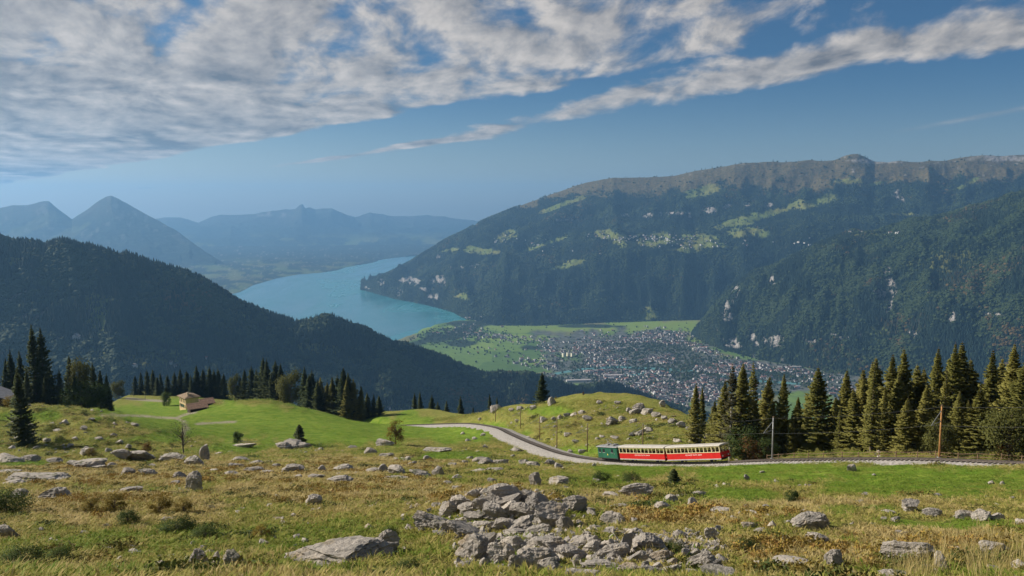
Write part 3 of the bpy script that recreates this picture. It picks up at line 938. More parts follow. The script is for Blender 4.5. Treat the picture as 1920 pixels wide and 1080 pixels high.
LUSH = [(560, 795, 240, 34, .04), (300, 770, 90, 26), (300, 785, 80, 18), (680, 812, 120, 12), (860, 812, 90, 16), (1040, 770, 40, 8),
        (1500, 885, 320, 16), (1800, 905, 180, 24), (1650, 915, 150, 12), (1780, 985, 110, 9), (1180, 880, 90, 8), (1600, 955, 60, 9), (60, 870, 50, 7), (300, 820, 60, 8),
        (860, 855, 60, 7), (780, 862, 50, 5), (950, 1040, 60, 25), (60, 780, 60, 10), (1400, 930, 70, 12), (1100, 845, 100, 8), (440, 840, 60, 8)]
OCHRE = [(250, 890, 240, 22), (250, 955, 160, 32), (620, 915, 220, 28), (560, 890, 180, 16), (900, 935, 120, 22), (1350, 965, 160, 20), (1550, 955, 100, 14), (380, 880, 120, 14), (120, 945, 80, 22), (1750, 1010, 160, 24), (1500, 1040, 160, 24), (700, 870, 160, 12), (1150, 940, 80, 12)]


def make_pasture():
    m, nt, b = mat('pasture')
    geo = nt.node('ShaderNodeNewGeometry')
    pos = geo.outputs['Position']
    nA = nt.noise(pos, 0.045, 5.0, 0.62, 0.5)
    nB = nt.noise(pos, 0.35, 6.0, 0.65, 0.4)
    nC = nt.noise(pos, 2.4, 6.0, 0.7)
    nD = nt.noise(pos, 14.0, 4.0, 0.7)
    olive = nt.mix(nt.smooth(nB, 0.35, 0.68), (0.165, 0.180, 0.035), (0.250, 0.230, 0.060))
    och = nt.mix(nt.smooth(nC, 0.35, 0.66), (0.225, 0.160, 0.045), (0.360, 0.275, 0.095))
    lush = nt.mix(nt.smooth(nB, 0.35, 0.65), (0.100, 0.185, 0.013), (0.175, 0.255, 0.026))
    o_at = nt.m('ADD', nt.attr('ochre').outputs[2], nt.m('MULTIPLY', nt.m('SUBTRACT', nA, 0.5), 1.4), clamp=True)
    c = nt.mix(nt.m('MULTIPLY', o_at, nt.smooth(nB, 0.30, 0.62)), olive, och)
    c = nt.mix(nt.m('MULTIPLY', nt.attr('lush').outputs[2], nt.lin(nB, 0.2, 0.7, 1.0, 0.75)), c, lush)
    rough_ = nt.attr('rough').outputs[2]
    dk = nt.m('MULTIPLY', nt.smooth(nC, 0.48, 0.66), nt.lin(rough_, 0, 1, 0.10, 0.85))
    c = nt.mix(dk, c, (0.040, 0.042, 0.014))
    c = nt.mix(nt.m('MULTIPLY', nt.smooth(nD, 0.52, 0.8), 0.45), c, (0.36, 0.31, 0.13))
    c = nt.mix(nt.attr('path').outputs[2], c, nt.mix(nC, (0.24, 0.21, 0.13), (0.34, 0.30, 0.21)))
    c = nt.mix(nt.attr('wooded').outputs[2], c, nt.mix(nB, (0.02, 0.032, 0.012), (0.05, 0.06, 0.02)))
    nt.put(b.inputs['Base Color'], c)
    b.inputs['Roughness'].default_value = 0.95
    b.inputs['Specular IOR Level'].default_value = 0.06
    bp = nt.node('ShaderNodeBump')
    bp.inputs['Strength'].default_value = 0.85
    bp.inputs['Distance'].default_value = 0.22
    nt.put(bp.inputs['Height'], nt.m('ADD', nt.m('ADD', nC, nt.m('MULTIPLY', nB, 1.6)), nt.m('MULTIPLY', nD, 0.45)))
    nt.put(b.inputs['Normal'], bp.outputs[0])
    me = new_mesh('pasture', GV.reshape(-1, 3), grid_faces(*GX.shape), [m])
    px, py = proj(GV)
    ok = GY > 4
    S_lush = patches(px, py, LUSH, seed=321) * ok
    beyond = GY > np.interp(px, *EDGE) + 12
    fattr(me, 'lush', S_lush * ~beyond)
    fattr(me, 'ochre', patches(px, py, OCHRE, seed=322) * ok)
    meadow = patches(px, py, [(560, 800, 280, 34, .04), (300, 775, 100, 30), (1560, 885, 400, 16), (860, 815, 110, 20), (700, 815, 130, 14)], seed=323)
    fattr(me, 'rough', np.clip(1 - meadow, 0, 1))
    fattr(me, 'wooded', beyond.astype(float))
    pth = np.zeros_like(px)
    for line in ([(190, 778), (230, 779), (270, 780), (300, 783), (330, 784), (345, 790), (350, 803), (340, 820)], [(370, 795), (400, 793), (440, 791)], [(330, 784), (345, 778), (365, 773)], [(240, 747), (270, 750), (310, 752)]):
        ln = np.array(line, float)
        for a_, b_ in zip(ln[:-1], ln[1:]):
            ab = b_ - a_
            t = np.clip(((px - a_[0]) * ab[0] + (py - a_[1]) * ab[1]) / (ab @ ab), 0, 1)
            d = np.hypot((px - a_[0] - t * ab[0]) * 0.45, (py - a_[1] - t * ab[1]))
            pth = np.maximum(pth, 1 - sstep(d, 1.3, 3.0))
    fattr(me, 'path', pth * ok * (GY > 150) * (GY < 460))
    tag(link('pasture', me), kind='structure')


make_pasture()

# ---------------------------------------------------------------- railway track
M_ballast = simple('ballast', (0.31, 0.28, 0.245), 0.95, 0.35, 2.5, bump=0.8)
M_sleeper = simple('sleeper_timber', (0.060, 0.048, 0.038), 0.85, 0.3, 6)
M_rail = simple('rail_steel', (0.16, 0.13, 0.11), 0.45, 0.3, 5, metal=0.7)


def frames(line):
    t = np.gradient(line, axis=0)
    t /= np.linalg.norm(t, axis=1)[:, None]
    side = np.stack([t[:, 1], -t[:, 0], np.zeros(len(t))], 1)
    side /= np.linalg.norm(side, axis=1)[:, None]
    up = np.cross(side, t)
    return t, side, up


TT, TS, TU = frames(TRACK)


def loft(line, side, up, prof, jit=None):
    n, k = len(line), len(prof)
    V = np.zeros((n, k, 3))
    for j, (a, h) in enumerate(prof):
        aa = a if jit is None else a + jit[:, j]
        V[:, j] = line + side * (aa[:, None] if jit is not None else a) + np.array([0, 0, 1.0]) * h
    return V


def make_track():
    r = np.random.default_rng(5)
    sub = slice(0, 700, 1)
    ln, sd, up = TRACK[sub], TS[sub], TU[sub]
    jt = np.zeros((len(ln), 6))
    nz = fbm(np.arange(len(ln)) / 9.0, np.zeros(len(ln)), octv=4, seed=9)
    jt[:, 0] = nz * 0.5; jt[:, 5] = fbm(np.arange(len(ln)) / 9.0, np.ones(len(ln)) * 7.3, octv=4, seed=19) * 0.5
    V = loft(ln, sd, up, [(-4.4, -0.88), (-1.8, -0.16), (-1.1, -0.10), (1.1, -0.10), (1.8, -0.16), (4.4, -0.88)], jt)
    bed = link('railway_track', new_mesh('track_bed', V.reshape(-1, 3), grid_faces(len(ln), 6), [M_ballast]))
    tag(bed, kind='structure')
    for a in (-0.4, 0.4):
        V = loft(ln, sd, up, [(a - .05, 0.0), (a - .03, 0.13), (a + .03, 0.13), (a + .05, 0.0)])
        link('rail', new_mesh('rail', V.reshape(-1, 3), grid_faces(len(ln), 4), [M_rail], smooth=False), bed)
    V = loft(ln, sd, up, [(-.06, -0.02), (-.05, 0.15), (.05, 0.15), (.06, -0.02)])
    link('rack_rail', new_mesh('rack_rail', V.reshape(-1, 3), grid_faces(len(ln), 4), [M_rail], smooth=False), bed)
    # sleepers
    verts, faces = [], []
    n = int(TRACK_LEN / 0.65)
    for k in range(n):
        f = k / n * (len(TRACK) - 1)
        i = int(f)
        p = TRACK[i] * (1 - (f - i)) + TRACK[min(i + 1, len(TRACK) - 1)] * (f - i)
        t, s, u = TT[i], TS[i], TU[i]
        b0 = len(verts)
        for zz in (-0.14, 0.0):
            for aa, bb in ((-.9, -.11), (.9, -.11), (.9, .11), (-.9, .11)):
                verts.append(p + s * aa + t * bb + u * zz)
        faces += [(b0 + 4, b0 + 5, b0 + 6, b0 + 7), (b0, b0 + 1, b0 + 5, b0 + 4), (b0 + 1, b0 + 2, b0 + 6, b0 + 5), (b0 + 2, b0 + 3, b0 + 7, b0 + 6), (b0 + 3, b0, b0 + 4, b0 + 7)]
    o = link('sleepers', new_mesh('sleepers', verts, faces, [M_sleeper], smooth=False), bed)
    o['kind'] = 'stuff'


make_track()
# ================================================================ trees
def ribbon_mesh(name, V, F, m, smooth=False):
    return new_mesh(name, np.array(V), np.array(F, np.int32) if F and len(set(map(len, F))) == 1 else F, [m], smooth=smooth)


def outward(V, axis_z, up=0.35):
    """quads of a crown all face out of it, and their normals follow the crown"""
    Q = V.reshape(-1, 4, 3)
    n = np.cross(Q[:, 2] - Q[:, 0], Q[:, 3] - Q[:, 1])
    n /= np.linalg.norm(n, axis=1)[:, None] + 1e-9
    c = Q.mean(1)
    o = c * np.array([1, 1, 0.0])
    if axis_z is not None:
        o = c - np.array([0, 0, axis_z])
    o /= np.linalg.norm(o, axis=1)[:, None] + 1e-6
    o[:, 2] += up
    o /= np.linalg.norm(o, axis=1)[:, None]
    fl = (n * o).sum(1) < 0
    Q[fl] = Q[fl][:, ::-1]
    n[fl] *= -1
    nn = 0.45 * n + 0.55 * o
    nn /= np.linalg.norm(nn, axis=1)[:, None]
    return Q.reshape(-1, 3), np.repeat(nn, 4, axis=0)


def tube(V, F, pts, radii, k=7):
    """append a tapering tube along pts to the lists V, F (quads)"""
    pts = [np.asarray(p, float) for p in pts]
    b0 = len(V)
    for i, p in enumerate(pts):
        t = pts[min(i + 1, len(pts) - 1)] - pts[max(i - 1, 0)]
        t = t / (np.linalg.norm(t) + 1e-9)
        a = np.cross(t, (0, 0, 1.0)) if abs(t[2]) < 0.95 else np.cross(t, (1.0, 0, 0))
        a /= np.linalg.norm(a)
        b = np.cross(t, a)
        for j in range(k):
            q = 6.28318 * j / k
            V.append(p + radii[i] * (a * math.cos(q) + b * math.sin(q)))
    for i in range(len(pts) - 1):
        for j in range(k):
            F.append((b0 + i * k + j, b0 + i * k + (j + 1) % k, b0 + (i + 1) * k + (j + 1) % k, b0 + (i + 1) * k + j))
    return V, F


M_bark = simple('bark', (0.115, 0.090, 0.066), 0.9, 0.4, 4, bump=0.5)
M_bark_pale = simple('pale_bark', (0.26, 0.23, 0.19), 0.9, 0.3, 4, bump=0.5)
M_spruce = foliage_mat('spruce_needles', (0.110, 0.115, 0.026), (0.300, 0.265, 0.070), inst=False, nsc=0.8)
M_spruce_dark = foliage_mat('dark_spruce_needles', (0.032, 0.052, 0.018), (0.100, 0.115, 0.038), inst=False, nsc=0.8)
M_spruce_dry = foliage_mat('thin_spruce_needles', (0.050, 0.050, 0.022), (0.120, 0.105, 0.050), inst=False, nsc=0.8)
M_leaf_olive = foliage_mat('olive_leaves', (0.050, 0.062, 0.016), (0.140, 0.135, 0.036), inst=False, nsc=2)
M_leaf_yellow = foliage_mat('yellow_leaves', (0.110, 0.085, 0.016), (0.300, 0.215, 0.040), inst=False, nsc=2)
M_leaf_green = foliage_mat('green_leaves', (0.030, 0.055, 0.014), (0.100, 0.130, 0.035), inst=False, nsc=2)
M_leaf_rust = foliage_mat('rust_leaves', (0.090, 0.050, 0.016), (0.220, 0.120, 0.045), inst=False, nsc=2)


def spruce_proto(seed, H=20.0, R=3.0, dens=1.0, z0=0.05, foliage=None, bark=None, power=0.85, droop=0.35):
    r = np.random.default_rng(seed)
    Q = []                                               # quads as 4 points
    z = z0 * H
    lean = r.normal(0, 0.012, 2)
    while z < H * 0.985:
        f = (H - z) / (H * (1 - z0))
        L0 = R * (0.5 * f ** power + 0.5 * f ** (power * 1.7)) * min(1.0, 0.45 + f * 4) * (0.80 + 0.28 * math.sin(z * 2.1 + seed) * 0.6 + r.normal(0, 0.06)) + 0.03
        if f > 0.88:
            L0 *= 0.72 + 0.28 * (1 - f) / 0.12
        nb = max(5, int((7 + 3 * f) * dens))
        az0 = r.uniform(0, 6.28)
        for i in range(nb):
            if r.random() > 0.55 + 0.45 * dens:
                continue
            az = az0 + i * 6.283 / nb + r.normal(0, 0.22)
            L = L0 * r.uniform(0.62, 1.18)
            el0 = 0.55 * (1 - f) - droop * f + r.normal(0, 0.08)
            dx, dy = math.cos(az), math.sin(az)
            nn = max(3, int(3 + L * 1.5))
            pts = []
            for j in range(nn + 1):
                s = j / nn
                pts.append(np.array([lean[0] * z + dx * L * s * math.cos(el0), lean[1] * z + dy * L * s * math.cos(el0), z + L * s * math.sin(el0) - 0.16 * L * math.sin(s * 3.0) * f + 0.13 * L * s * s]))
            side = np.array([-dy, dx, 0.0])
            for j in range(nn):
                s = (j + 0.6) / nn
                if s < 0.18 and f > 0.35 and r.random() < .6:
                    continue
                p = pts[j] * 0.4 + pts[j + 1] * 0.6
                fw = (pts[j + 1] - pts[j]); fw = fw / np.linalg.norm(fw)
                tl = (0.42 + 0.42 * L * (1 - s) * 0.55) * r.uniform(0.8, 1.25) * min(1.0, 0.28 + 3.2 * f)
                for sg in (-1, 1):
                    d = fw * 0.62 + side * sg * r.uniform(0.5, 0.95) + np.array([0, 0, -r.uniform(0.05, 0.55)])
                    d /= np.linalg.norm(d)
                    w = np.cross(d, [0, 0, 1.0]); w /= np.linalg.norm(w) + 1e-6
                    w = w * 0.24 * min(1.0, 0.4 + 3 * f) * r.uniform(0.8, 1.3) + np.array([0, 0, r.uniform(-.10, .10)])
                    Q.append((p, p + d * tl * 0.45 + w, p + d * tl, p + d * tl * 0.5 - w))
                # hanging needle curtain
                d = fw * 0.5 + np.array([0, 0, -1.0]) + r.normal(0, 0.25, 3)
                d /= np.linalg.norm(d)
                hl = tl * r.uniform(0.5, 0.9)
                w = (fw * 0.24 + r.normal(0, 0.06, 3)) * min(1.0, 0.4 + 3 * f)
                Q.append((p - w, p + w, p + d * hl + w * 0.4, p + d * hl - w * 0.5))
            # tip
            d = pts[-1] - pts[-2]
            w = side * 0.16 * min(1.0, 0.3 + 3 * f)
            Q.append((pts[-2] - w, pts[-1] + d * 0.3 - w * .2, pts[-1] + d * 0.6, pts[-2] + w))
        z += (0.34 + 0.32 * f) * r.uniform(0.8, 1.25) / math.sqrt(dens)
    V = np.array(Q).reshape(-1, 3)
    V, nrm = outward(V, None, 0.45)
    F = np.arange(len(V)).reshape(-1, 4)
    crown = new_mesh('spruce_crown', V, F, [foliage or M_spruce], smooth=True)
    crown.normals_split_custom_set_from_vertices(nrm.tolist())
    tv, tf = [], []
    tube(tv, tf, [(0, 0, -0.8), (lean[0] * H * .1, lean[1] * H * .1, H * .1), (lean[0] * H * .5, lean[1] * H * .5, H * .5), (lean[0] * H, lean[1] * H, H * 1.0)], [0.018 * H, 0.014 * H, 0.008 * H, 0.0015 * H], 8)
    for i in range(10):                                   # bare limb stubs low on the stem
        a = r.uniform(0, 6.28); zz = H * r.uniform(.03, .25)
        tube(tv, tf, [(0, 0, zz), (math.cos(a) * 0.6, math.sin(a) * 0.6, zz + .1), (math.cos(a) * 1.4, math.sin(a) * 1.4, zz - .15)], [.05, .035, .012], 4)
    trunk = new_mesh('spruce_trunk', tv, tf, [bark or M_bark])
    return trunk, crown, H


SPRUCE = [spruce_proto(11, R=4.3, power=0.72), spruce_proto(12, R=3.8, power=0.8), spruce_proto(13, R=4.8, power=0.7, droop=0.45), spruce_proto(14, R=4.1, power=0.75, dens=1.15)]
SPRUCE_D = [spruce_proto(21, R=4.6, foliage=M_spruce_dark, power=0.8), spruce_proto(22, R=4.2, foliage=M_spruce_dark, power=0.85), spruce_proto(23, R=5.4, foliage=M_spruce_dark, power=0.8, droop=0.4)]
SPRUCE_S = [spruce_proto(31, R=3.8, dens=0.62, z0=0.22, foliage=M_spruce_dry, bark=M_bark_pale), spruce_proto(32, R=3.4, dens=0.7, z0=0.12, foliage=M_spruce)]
SPRUCE_Y = [spruce_proto(41, H=4.0, R=1.2, z0=0.03, foliage=M_spruce_dark, power=0.9)]


def leafy_proto(seed, H=6.0, W=3.0, foliage=None, n=1500, bare=0.25, clumps=22, leaf=0.20):
    r = np.random.default_rng(seed)
    tv, tf = [], []
    tips = []
    nst = 3 if bare < 0.15 else 1
    tube(tv, tf, [(0, 0, -0.4), (0.03 * H, 0, H * 0.25), (0.02 * H, .02 * H, H * 0.6), (0, 0, H * 0.85)], [0.022 * H, .017 * H, .010 * H, .003 * H], 6)
    for i in range(clumps):
        a = r.uniform(0, 6.28); zz = H * (bare + (0.93 - bare) * r.random() ** 0.8)
        rr = W * 0.5 * math.sqrt(max(0.05, 1 - ((zz / H - (bare + .95) / 2) / ((1.0 - bare) / 1.75)) ** 2)) * r.uniform(0.55, 1.0)
        c = np.array([math.cos(a) * rr, math.sin(a) * rr, zz])
        tips.append(c)
        tube(tv, tf, [(0, 0, max(0.1 * H, zz * 0.62)), c * np.array([.5, .5, 1]) * np.array([1, 1, 0.85]), c], [.008 * H, .005 * H, .0015 * H], 4)
    Q = []
    per = n // clumps
    for c in tips:
        cr = W * r.uniform(0.12, 0.24)
        for k in range(per):
            p = c + r.normal(0, 1, 3) * cr * np.array([0.62, 0.62, 0.5])
            d1 = r.normal(0, 1, 3); d1 /= np.linalg.norm(d1)
            d2 = np.cross(d1, r.normal(0, 1, 3)); d2 /= np.linalg.norm(d2)
            s = leaf * r.uniform(0.6, 1.3)
            Q.append((p - d1 * s * .5, p + d2 * s * .35, p + d1 * s * .5, p - d2 * s * .35))
    V = np.array(Q).reshape(-1, 3)
    V[:, 2] = np.maximum(V[:, 2], -0.2)
    V, nrm = outward(V, H * (0.35 + bare / 2), 0.2)
    crown = new_mesh('leafy_crown', V, np.arange(len(V)).reshape(-1, 4), [foliage], smooth=True)
    crown.normals_split_custom_set_from_vertices(nrm.tolist())
    trunk = new_mesh('leafy_trunk', tv, tf, [M_bark])
    return trunk, crown, H


LEAFY = {'olive': leafy_proto(51, 8, 6.0, M_leaf_olive, 4200, .12, 44, .36), 'yellow': leafy_proto(52, 5, 3.0, M_leaf_yellow, 2600, .10, 30, .20), 'green': leafy_proto(53, 7, 6.0, M_leaf_green, 4200, .06, 44, .34),
         'thin': leafy_proto(54, 6, 4.0, M_leaf_olive, 800, .3, 26, .14), 'rust': leafy_proto(55, 4, 3.6, M_leaf_rust, 2600, .03, 30, .22), 'darkbush': leafy_proto(56, 5, 6.5, M_leaf_green, 5200, .0, 56, .26)}
_tr = random.Random(77)


def put_tree(name, proto, x, y, H, label, cat, group=None, widen=1.0, zoff=-0.1):
    trunk, crown, h0 = proto
    e = bpy.data.objects.new(name, None)
    COL.objects.link(e)
    e.empty_display_size = 0.5
    e.location = (x, y, float(G(x, y)) + zoff)
    k = H / h0
    e.scale = (k * widen, k * widen, k)
    e.rotation_euler = (_tr.gauss(0, .012), _tr.gauss(0, .012), _tr.uniform(0, 6.28))
    a = bpy.data.objects.new('trunk', trunk); COL.objects.link(a); a.parent = e
    b = bpy.data.objects.new('crown' if 'tree' in name or 'spruce' in name else 'foliage', crown); COL.objects.link(b); b.parent = e
    tag(e, label, cat, group)
    return e


def tree_at(px, top, d, name, proto, label, cat, group=None, widen=1.0):
    t = P(px, top, d)
    H = t[2] - float(G(t[0], t[1]))
    return put_tree(name, proto, t[0], t[1], max(1.0, H), label, cat, group, widen)


def tree_on(px, base, top, name, proto, label, cat, group=None, widen=1.0):
    b = hit(px, base)
    t = P(px, top, b[1])
    return put_tree(name, proto, b[0], b[1], t[2] - b[2], label, cat, group, widen)


RIGHT = [(1303, 716, 150), (1317, 724, 156), (1335, 748, 146), (1392, 676, 134), (1357, 712, 138), (1416, 676, 136), (1433, 702, 140), (1470, 697, 132), (1452, 745, 130), (1497, 742, 138),
         (1538, 684, 128), (1584, 689, 126), (1513, 752, 130), (1560, 742, 132), (1606, 728, 122), (1622, 706, 124), (1648, 668, 124), (1672, 662, 121), (1706, 651, 121), (1636, 700, 119), (1690, 694, 117), (1660, 720, 116),
         (1731, 680, 124), (1757, 648, 119), (1791, 639, 117), (1808, 640, 120), (1774, 692, 113), (1742, 720, 113), (1829, 672, 122), (1862, 654, 114), (1881, 667, 118), (1906, 640, 109), (1921, 668, 107), (1850, 704, 118), (1842, 725, 109),
         (1800, 730, 111), (1950, 640, 106), (1985, 655, 104), (2030, 645, 101), (2080, 660, 98), (1575, 760, 124), (1485, 775, 128), (1700, 742, 113), (1820, 748, 110)]
RIGHT += [(px + _tr.uniform(-6, 6), _tr.uniform(668, 735), np.interp(px, [1600, 1920], [136, 122]) + _tr.uniform(-2, 6)) for px in range(1615, 1960, 21)]
RIGHT += [(px + _tr.uniform(-6, 6), _tr.uniform(742, 790), np.interp(px, [1300, 1600, 1920], [142, 128, 110]) + _tr.uniform(-1, 4)) for px in range(1335, 1640, 26)]
for i, (px, tp, d) in enumerate(RIGHT):
    pr = SPRUCE_S[1] if i % 7 == 5 else SPRUCE[i % 4]
    big = tp < 700
    tree_at(px, tp, d, 'spruce_tree', pr, 'tall sunlit olive green spruce in the stand behind the railway fence' if big else 'shorter olive green spruce filling in the stand behind the railway fence', 'tree', 'spruces behind the railway fence', widen=_tr.uniform(0.95, 1.6) if big else _tr.uniform(0.9, 1.6))
tree_at(1374, 679, 131, 'spruce_tree', SPRUCE_S[0], 'thinning spruce with bare pale trunk and sparse branches beside the knoll', 'tree', widen=1.15)
tree_at(1640, 676, 117, 'spruce_tree', SPRUCE_S[1], 'thin open-branched spruce among the dense stand behind the railway', 'tree')

for i, (px, tp, d) in enumerate([(62, 606, 236), (76, 612, 239)]):
    tree_at(px, tp, d, 'spruce_tree', SPRUCE_D[0 if i == 0 else 2], 'very tall dark spruce of the twin pair on the grassy mound', 'tree', 'twin tall spruces on the mound', widen=0.95)
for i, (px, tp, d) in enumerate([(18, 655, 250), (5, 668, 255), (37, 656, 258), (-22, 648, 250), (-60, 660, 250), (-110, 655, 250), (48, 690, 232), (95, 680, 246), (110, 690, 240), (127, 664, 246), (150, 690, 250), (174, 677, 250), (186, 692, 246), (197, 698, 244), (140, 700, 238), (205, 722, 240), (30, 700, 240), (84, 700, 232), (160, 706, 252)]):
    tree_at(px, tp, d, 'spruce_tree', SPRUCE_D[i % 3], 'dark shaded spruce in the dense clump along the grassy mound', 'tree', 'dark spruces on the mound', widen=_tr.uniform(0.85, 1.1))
tree_on(45, 836, 690, 'spruce_tree', SPRUCE_D[1], 'lone dark spruce with a bare lower trunk in front of the mound', 'tree', widen=1.25)
tree_at(160, 718, 234, 'round_tree', LEAFY['darkbush'], 'rounded dark broadleaf tree in front of the spruce clump on the mound', 'tree', widen=1.15)
tree_at(148, 676, 244, 'round_tree', LEAFY['olive'], 'pale green broadleaf tree rising among the dark spruces on the mound', 'tree', widen=0.5)
tree_at(222, 714, 420, 'round_tree', LEAFY['olive'], 'small olive broadleaf tree at the edge of the upper meadow', 'tree', widen=0.9)
tree_at(312, 735, 372, 'round_tree', LEAFY['green'], 'compact green tree beside the chalet', 'tree', widen=0.75)
tree_at(20, 740, 205, 'round_tree', LEAFY['yellow'], 'yellowing shrub tree beside the grey barn roof', 'tree', widen=1.5)

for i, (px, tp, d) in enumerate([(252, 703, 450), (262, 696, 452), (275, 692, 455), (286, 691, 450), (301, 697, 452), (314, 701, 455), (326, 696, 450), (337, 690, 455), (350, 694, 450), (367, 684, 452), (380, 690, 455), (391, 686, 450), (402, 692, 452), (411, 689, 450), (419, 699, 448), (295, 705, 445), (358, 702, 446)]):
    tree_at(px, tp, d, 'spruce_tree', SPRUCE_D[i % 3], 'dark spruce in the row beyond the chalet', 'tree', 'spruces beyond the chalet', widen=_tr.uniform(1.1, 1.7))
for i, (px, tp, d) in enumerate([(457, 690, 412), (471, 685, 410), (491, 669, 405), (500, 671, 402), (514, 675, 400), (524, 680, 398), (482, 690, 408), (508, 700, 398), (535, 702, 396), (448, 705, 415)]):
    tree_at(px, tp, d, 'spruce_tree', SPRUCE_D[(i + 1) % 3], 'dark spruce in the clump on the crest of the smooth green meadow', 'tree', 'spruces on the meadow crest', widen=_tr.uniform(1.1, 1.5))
tree_at(545, 697, 392, 'round_tree', LEAFY['olive'], 'yellow-green broadleaf tree between two clumps of spruce', 'tree', widen=0.8)
tree_at(439, 703, 415, 'round_tree', LEAFY['olive'], 'slender olive broadleaf tree at the end of the meadow crest clump', 'tree', widen=0.5)
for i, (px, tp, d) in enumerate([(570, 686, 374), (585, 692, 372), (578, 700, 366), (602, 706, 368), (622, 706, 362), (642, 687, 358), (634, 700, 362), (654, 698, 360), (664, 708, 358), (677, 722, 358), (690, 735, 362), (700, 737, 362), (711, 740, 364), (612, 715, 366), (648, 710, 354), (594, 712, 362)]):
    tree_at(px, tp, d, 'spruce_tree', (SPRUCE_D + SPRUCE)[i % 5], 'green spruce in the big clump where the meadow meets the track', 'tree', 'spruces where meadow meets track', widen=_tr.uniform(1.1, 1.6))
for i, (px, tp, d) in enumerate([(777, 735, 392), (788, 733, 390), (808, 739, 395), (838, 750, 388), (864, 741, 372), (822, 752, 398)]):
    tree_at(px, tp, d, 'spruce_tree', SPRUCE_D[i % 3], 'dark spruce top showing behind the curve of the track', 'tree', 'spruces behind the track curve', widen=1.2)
for i, (px, tp, d) in enumerate([(918, 737, 312), (933, 743, 306), (887, 762, 330)]):
    tree_at(px, tp, d, 'spruce_tree', SPRUCE_D[i % 3], 'small dark spruce peeping over the left end of the knoll', 'tree', 'small spruces behind the knoll', widen=0.9)
tree_at(1016, 696, 262, 'spruce_tree', SPRUCE_D[2], 'single dark spruce standing on the skyline of the knoll', 'tree', widen=1.45)
tree_at(1094, 734, 236, 'round_tree', LEAFY['rust'], 'small rust brown tree on the crest of the knoll', 'tree', widen=0.6)
tree_at(1042, 744, 244, 'round_tree', LEAFY['yellow'], 'small yellow bush beside the boulder on the knoll crest', 'bush', widen=0.8)
tree_on(561, 829, 795, 'spruce_tree', SPRUCE_Y[0], 'young dark spruce growing out of the stone heap in the meadow', 'tree', widen=1.5)
tree_on(446, 831, 809, 'shrub', LEAFY['green'], 'small round green bush on a rock at the meadow edge', 'bush', widen=0.9)
tree_on(742, 834, 786, 'young_tree', LEAFY['yellow'], 'slim yellow autumn tree at the edge of the meadow', 'tree', widen=1.0)
tree_on(345, 851, 783, 'young_tree', LEAFY['thin'], 'thin half-bare sapling beside the pointed grey boulder', 'tree', widen=0.95)
tree_on(172, 858, 838, 'shrub', LEAFY['yellow'], 'yellow-green bush at the foot of the mound', 'bush', widen=1.2)
tree_on(277, 850, 829, 'shrub', LEAFY['rust'], 'orange bush behind the outcrop at the foot of the mound', 'bush', widen=0.9)
tree_on(1262, 910, 876, 'spruce_tree', SPRUCE_Y[0], 'young green spruce alone in the grass below the train', 'tree', widen=1.7)
tree_on(1485, 941, 917, 'shrub', LEAFY['green'], 'loose green shrub in the grass below the track', 'bush', widen=1.1)
tree_on(733, 1003, 982, 'shrub', LEAFY['darkbush'], 'tiny dark conical bush between the long boulder and the rock pile', 'bush', widen=0.9)
for (px, b, t, k, lab) in [(1412, 850, 818, 'rust', 'orange shrub behind the track at the end of the knoll'), (1440, 852, 822, 'green', 'green shrub at the foot of the thin spruce'), (1765, 848, 790, 'olive', 'yellow-green shrub beside the wooden mast'), (1900, 850, 760, 'olive', 'tall pale green shrub at the end of the railway fence'), (1885, 852, 832, 'rust', 'low rust red shrub by the railway fence'), (1395, 852, 800, 'green', 'dark green bush between the knoll and the spruces')]:
    d = float(np.interp(px, [1300, 1400, 1600, 1750, 1920], [146, 127, 115, 106, 97]))
    tree_at(px, t, d, 'shrub', LEAFY[k], lab, 'bush', widen=1.0)
BUSHES = [(45, 1062, 1022, 'darkbush', 'big dark bush in the lower corner of the pasture'), (110, 1050, 1025, 'darkbush', 'dark low bush beside the big corner bush'), (330, 1003, 968, 'darkbush', 'dark bush with yellow leaves beyond the two small boulders'), (385, 1010, 985, 'darkbush', 'low dark bush next to the yellow-leaved bush'),
          (240, 985, 955, 'green', 'low green bush on the yellow slope'), (330, 1076, 1050, 'darkbush', 'dark brown bush beside the two small boulders'), (655, 1075, 1052, 'darkbush', 'dark tangle of bush under the long boulder'), (570, 1078, 1056, 'darkbush', 'dark bush at the near foot of the long boulder'), (770, 1072, 1045, 'darkbush', 'dark bush between long boulder and rock pile foot'),
          (1185, 905, 886, 'darkbush', 'long dark bush in the hollow below the train'), (1130, 902, 884, 'darkbush', 'dark bush at the left end of the hollow below the train'), (1395, 1030, 1008, 'darkbush', 'dark bush right of the rock pile'), (1270, 1035, 1012, 'darkbush', 'dark bush beside the pointed rocks of the pile'),
          (300, 965, 925, 'yellow', 'yellow bush on the ochre slope'), (215, 962, 922, 'yellow', 'yellow bush spreading over the ochre slope'), (170, 960, 930, 'yellow', 'smaller yellow bush on the ochre slope edge'), (345, 960, 930, 'yellow', 'ragged yellow bush above the dark bush'), (490, 1010, 980, 'yellow', 'ochre bush in the middle of the pasture'), (10, 960, 915, 'darkbush', 'dark bush at the edge of the ochre slope')]
for (px, b, t, k, lab) in BUSHES:
    tree_on(px, b, t, 'shrub', LEAFY[k], lab, 'bush', widen=1.35 if k != 'yellow' else 1.6)

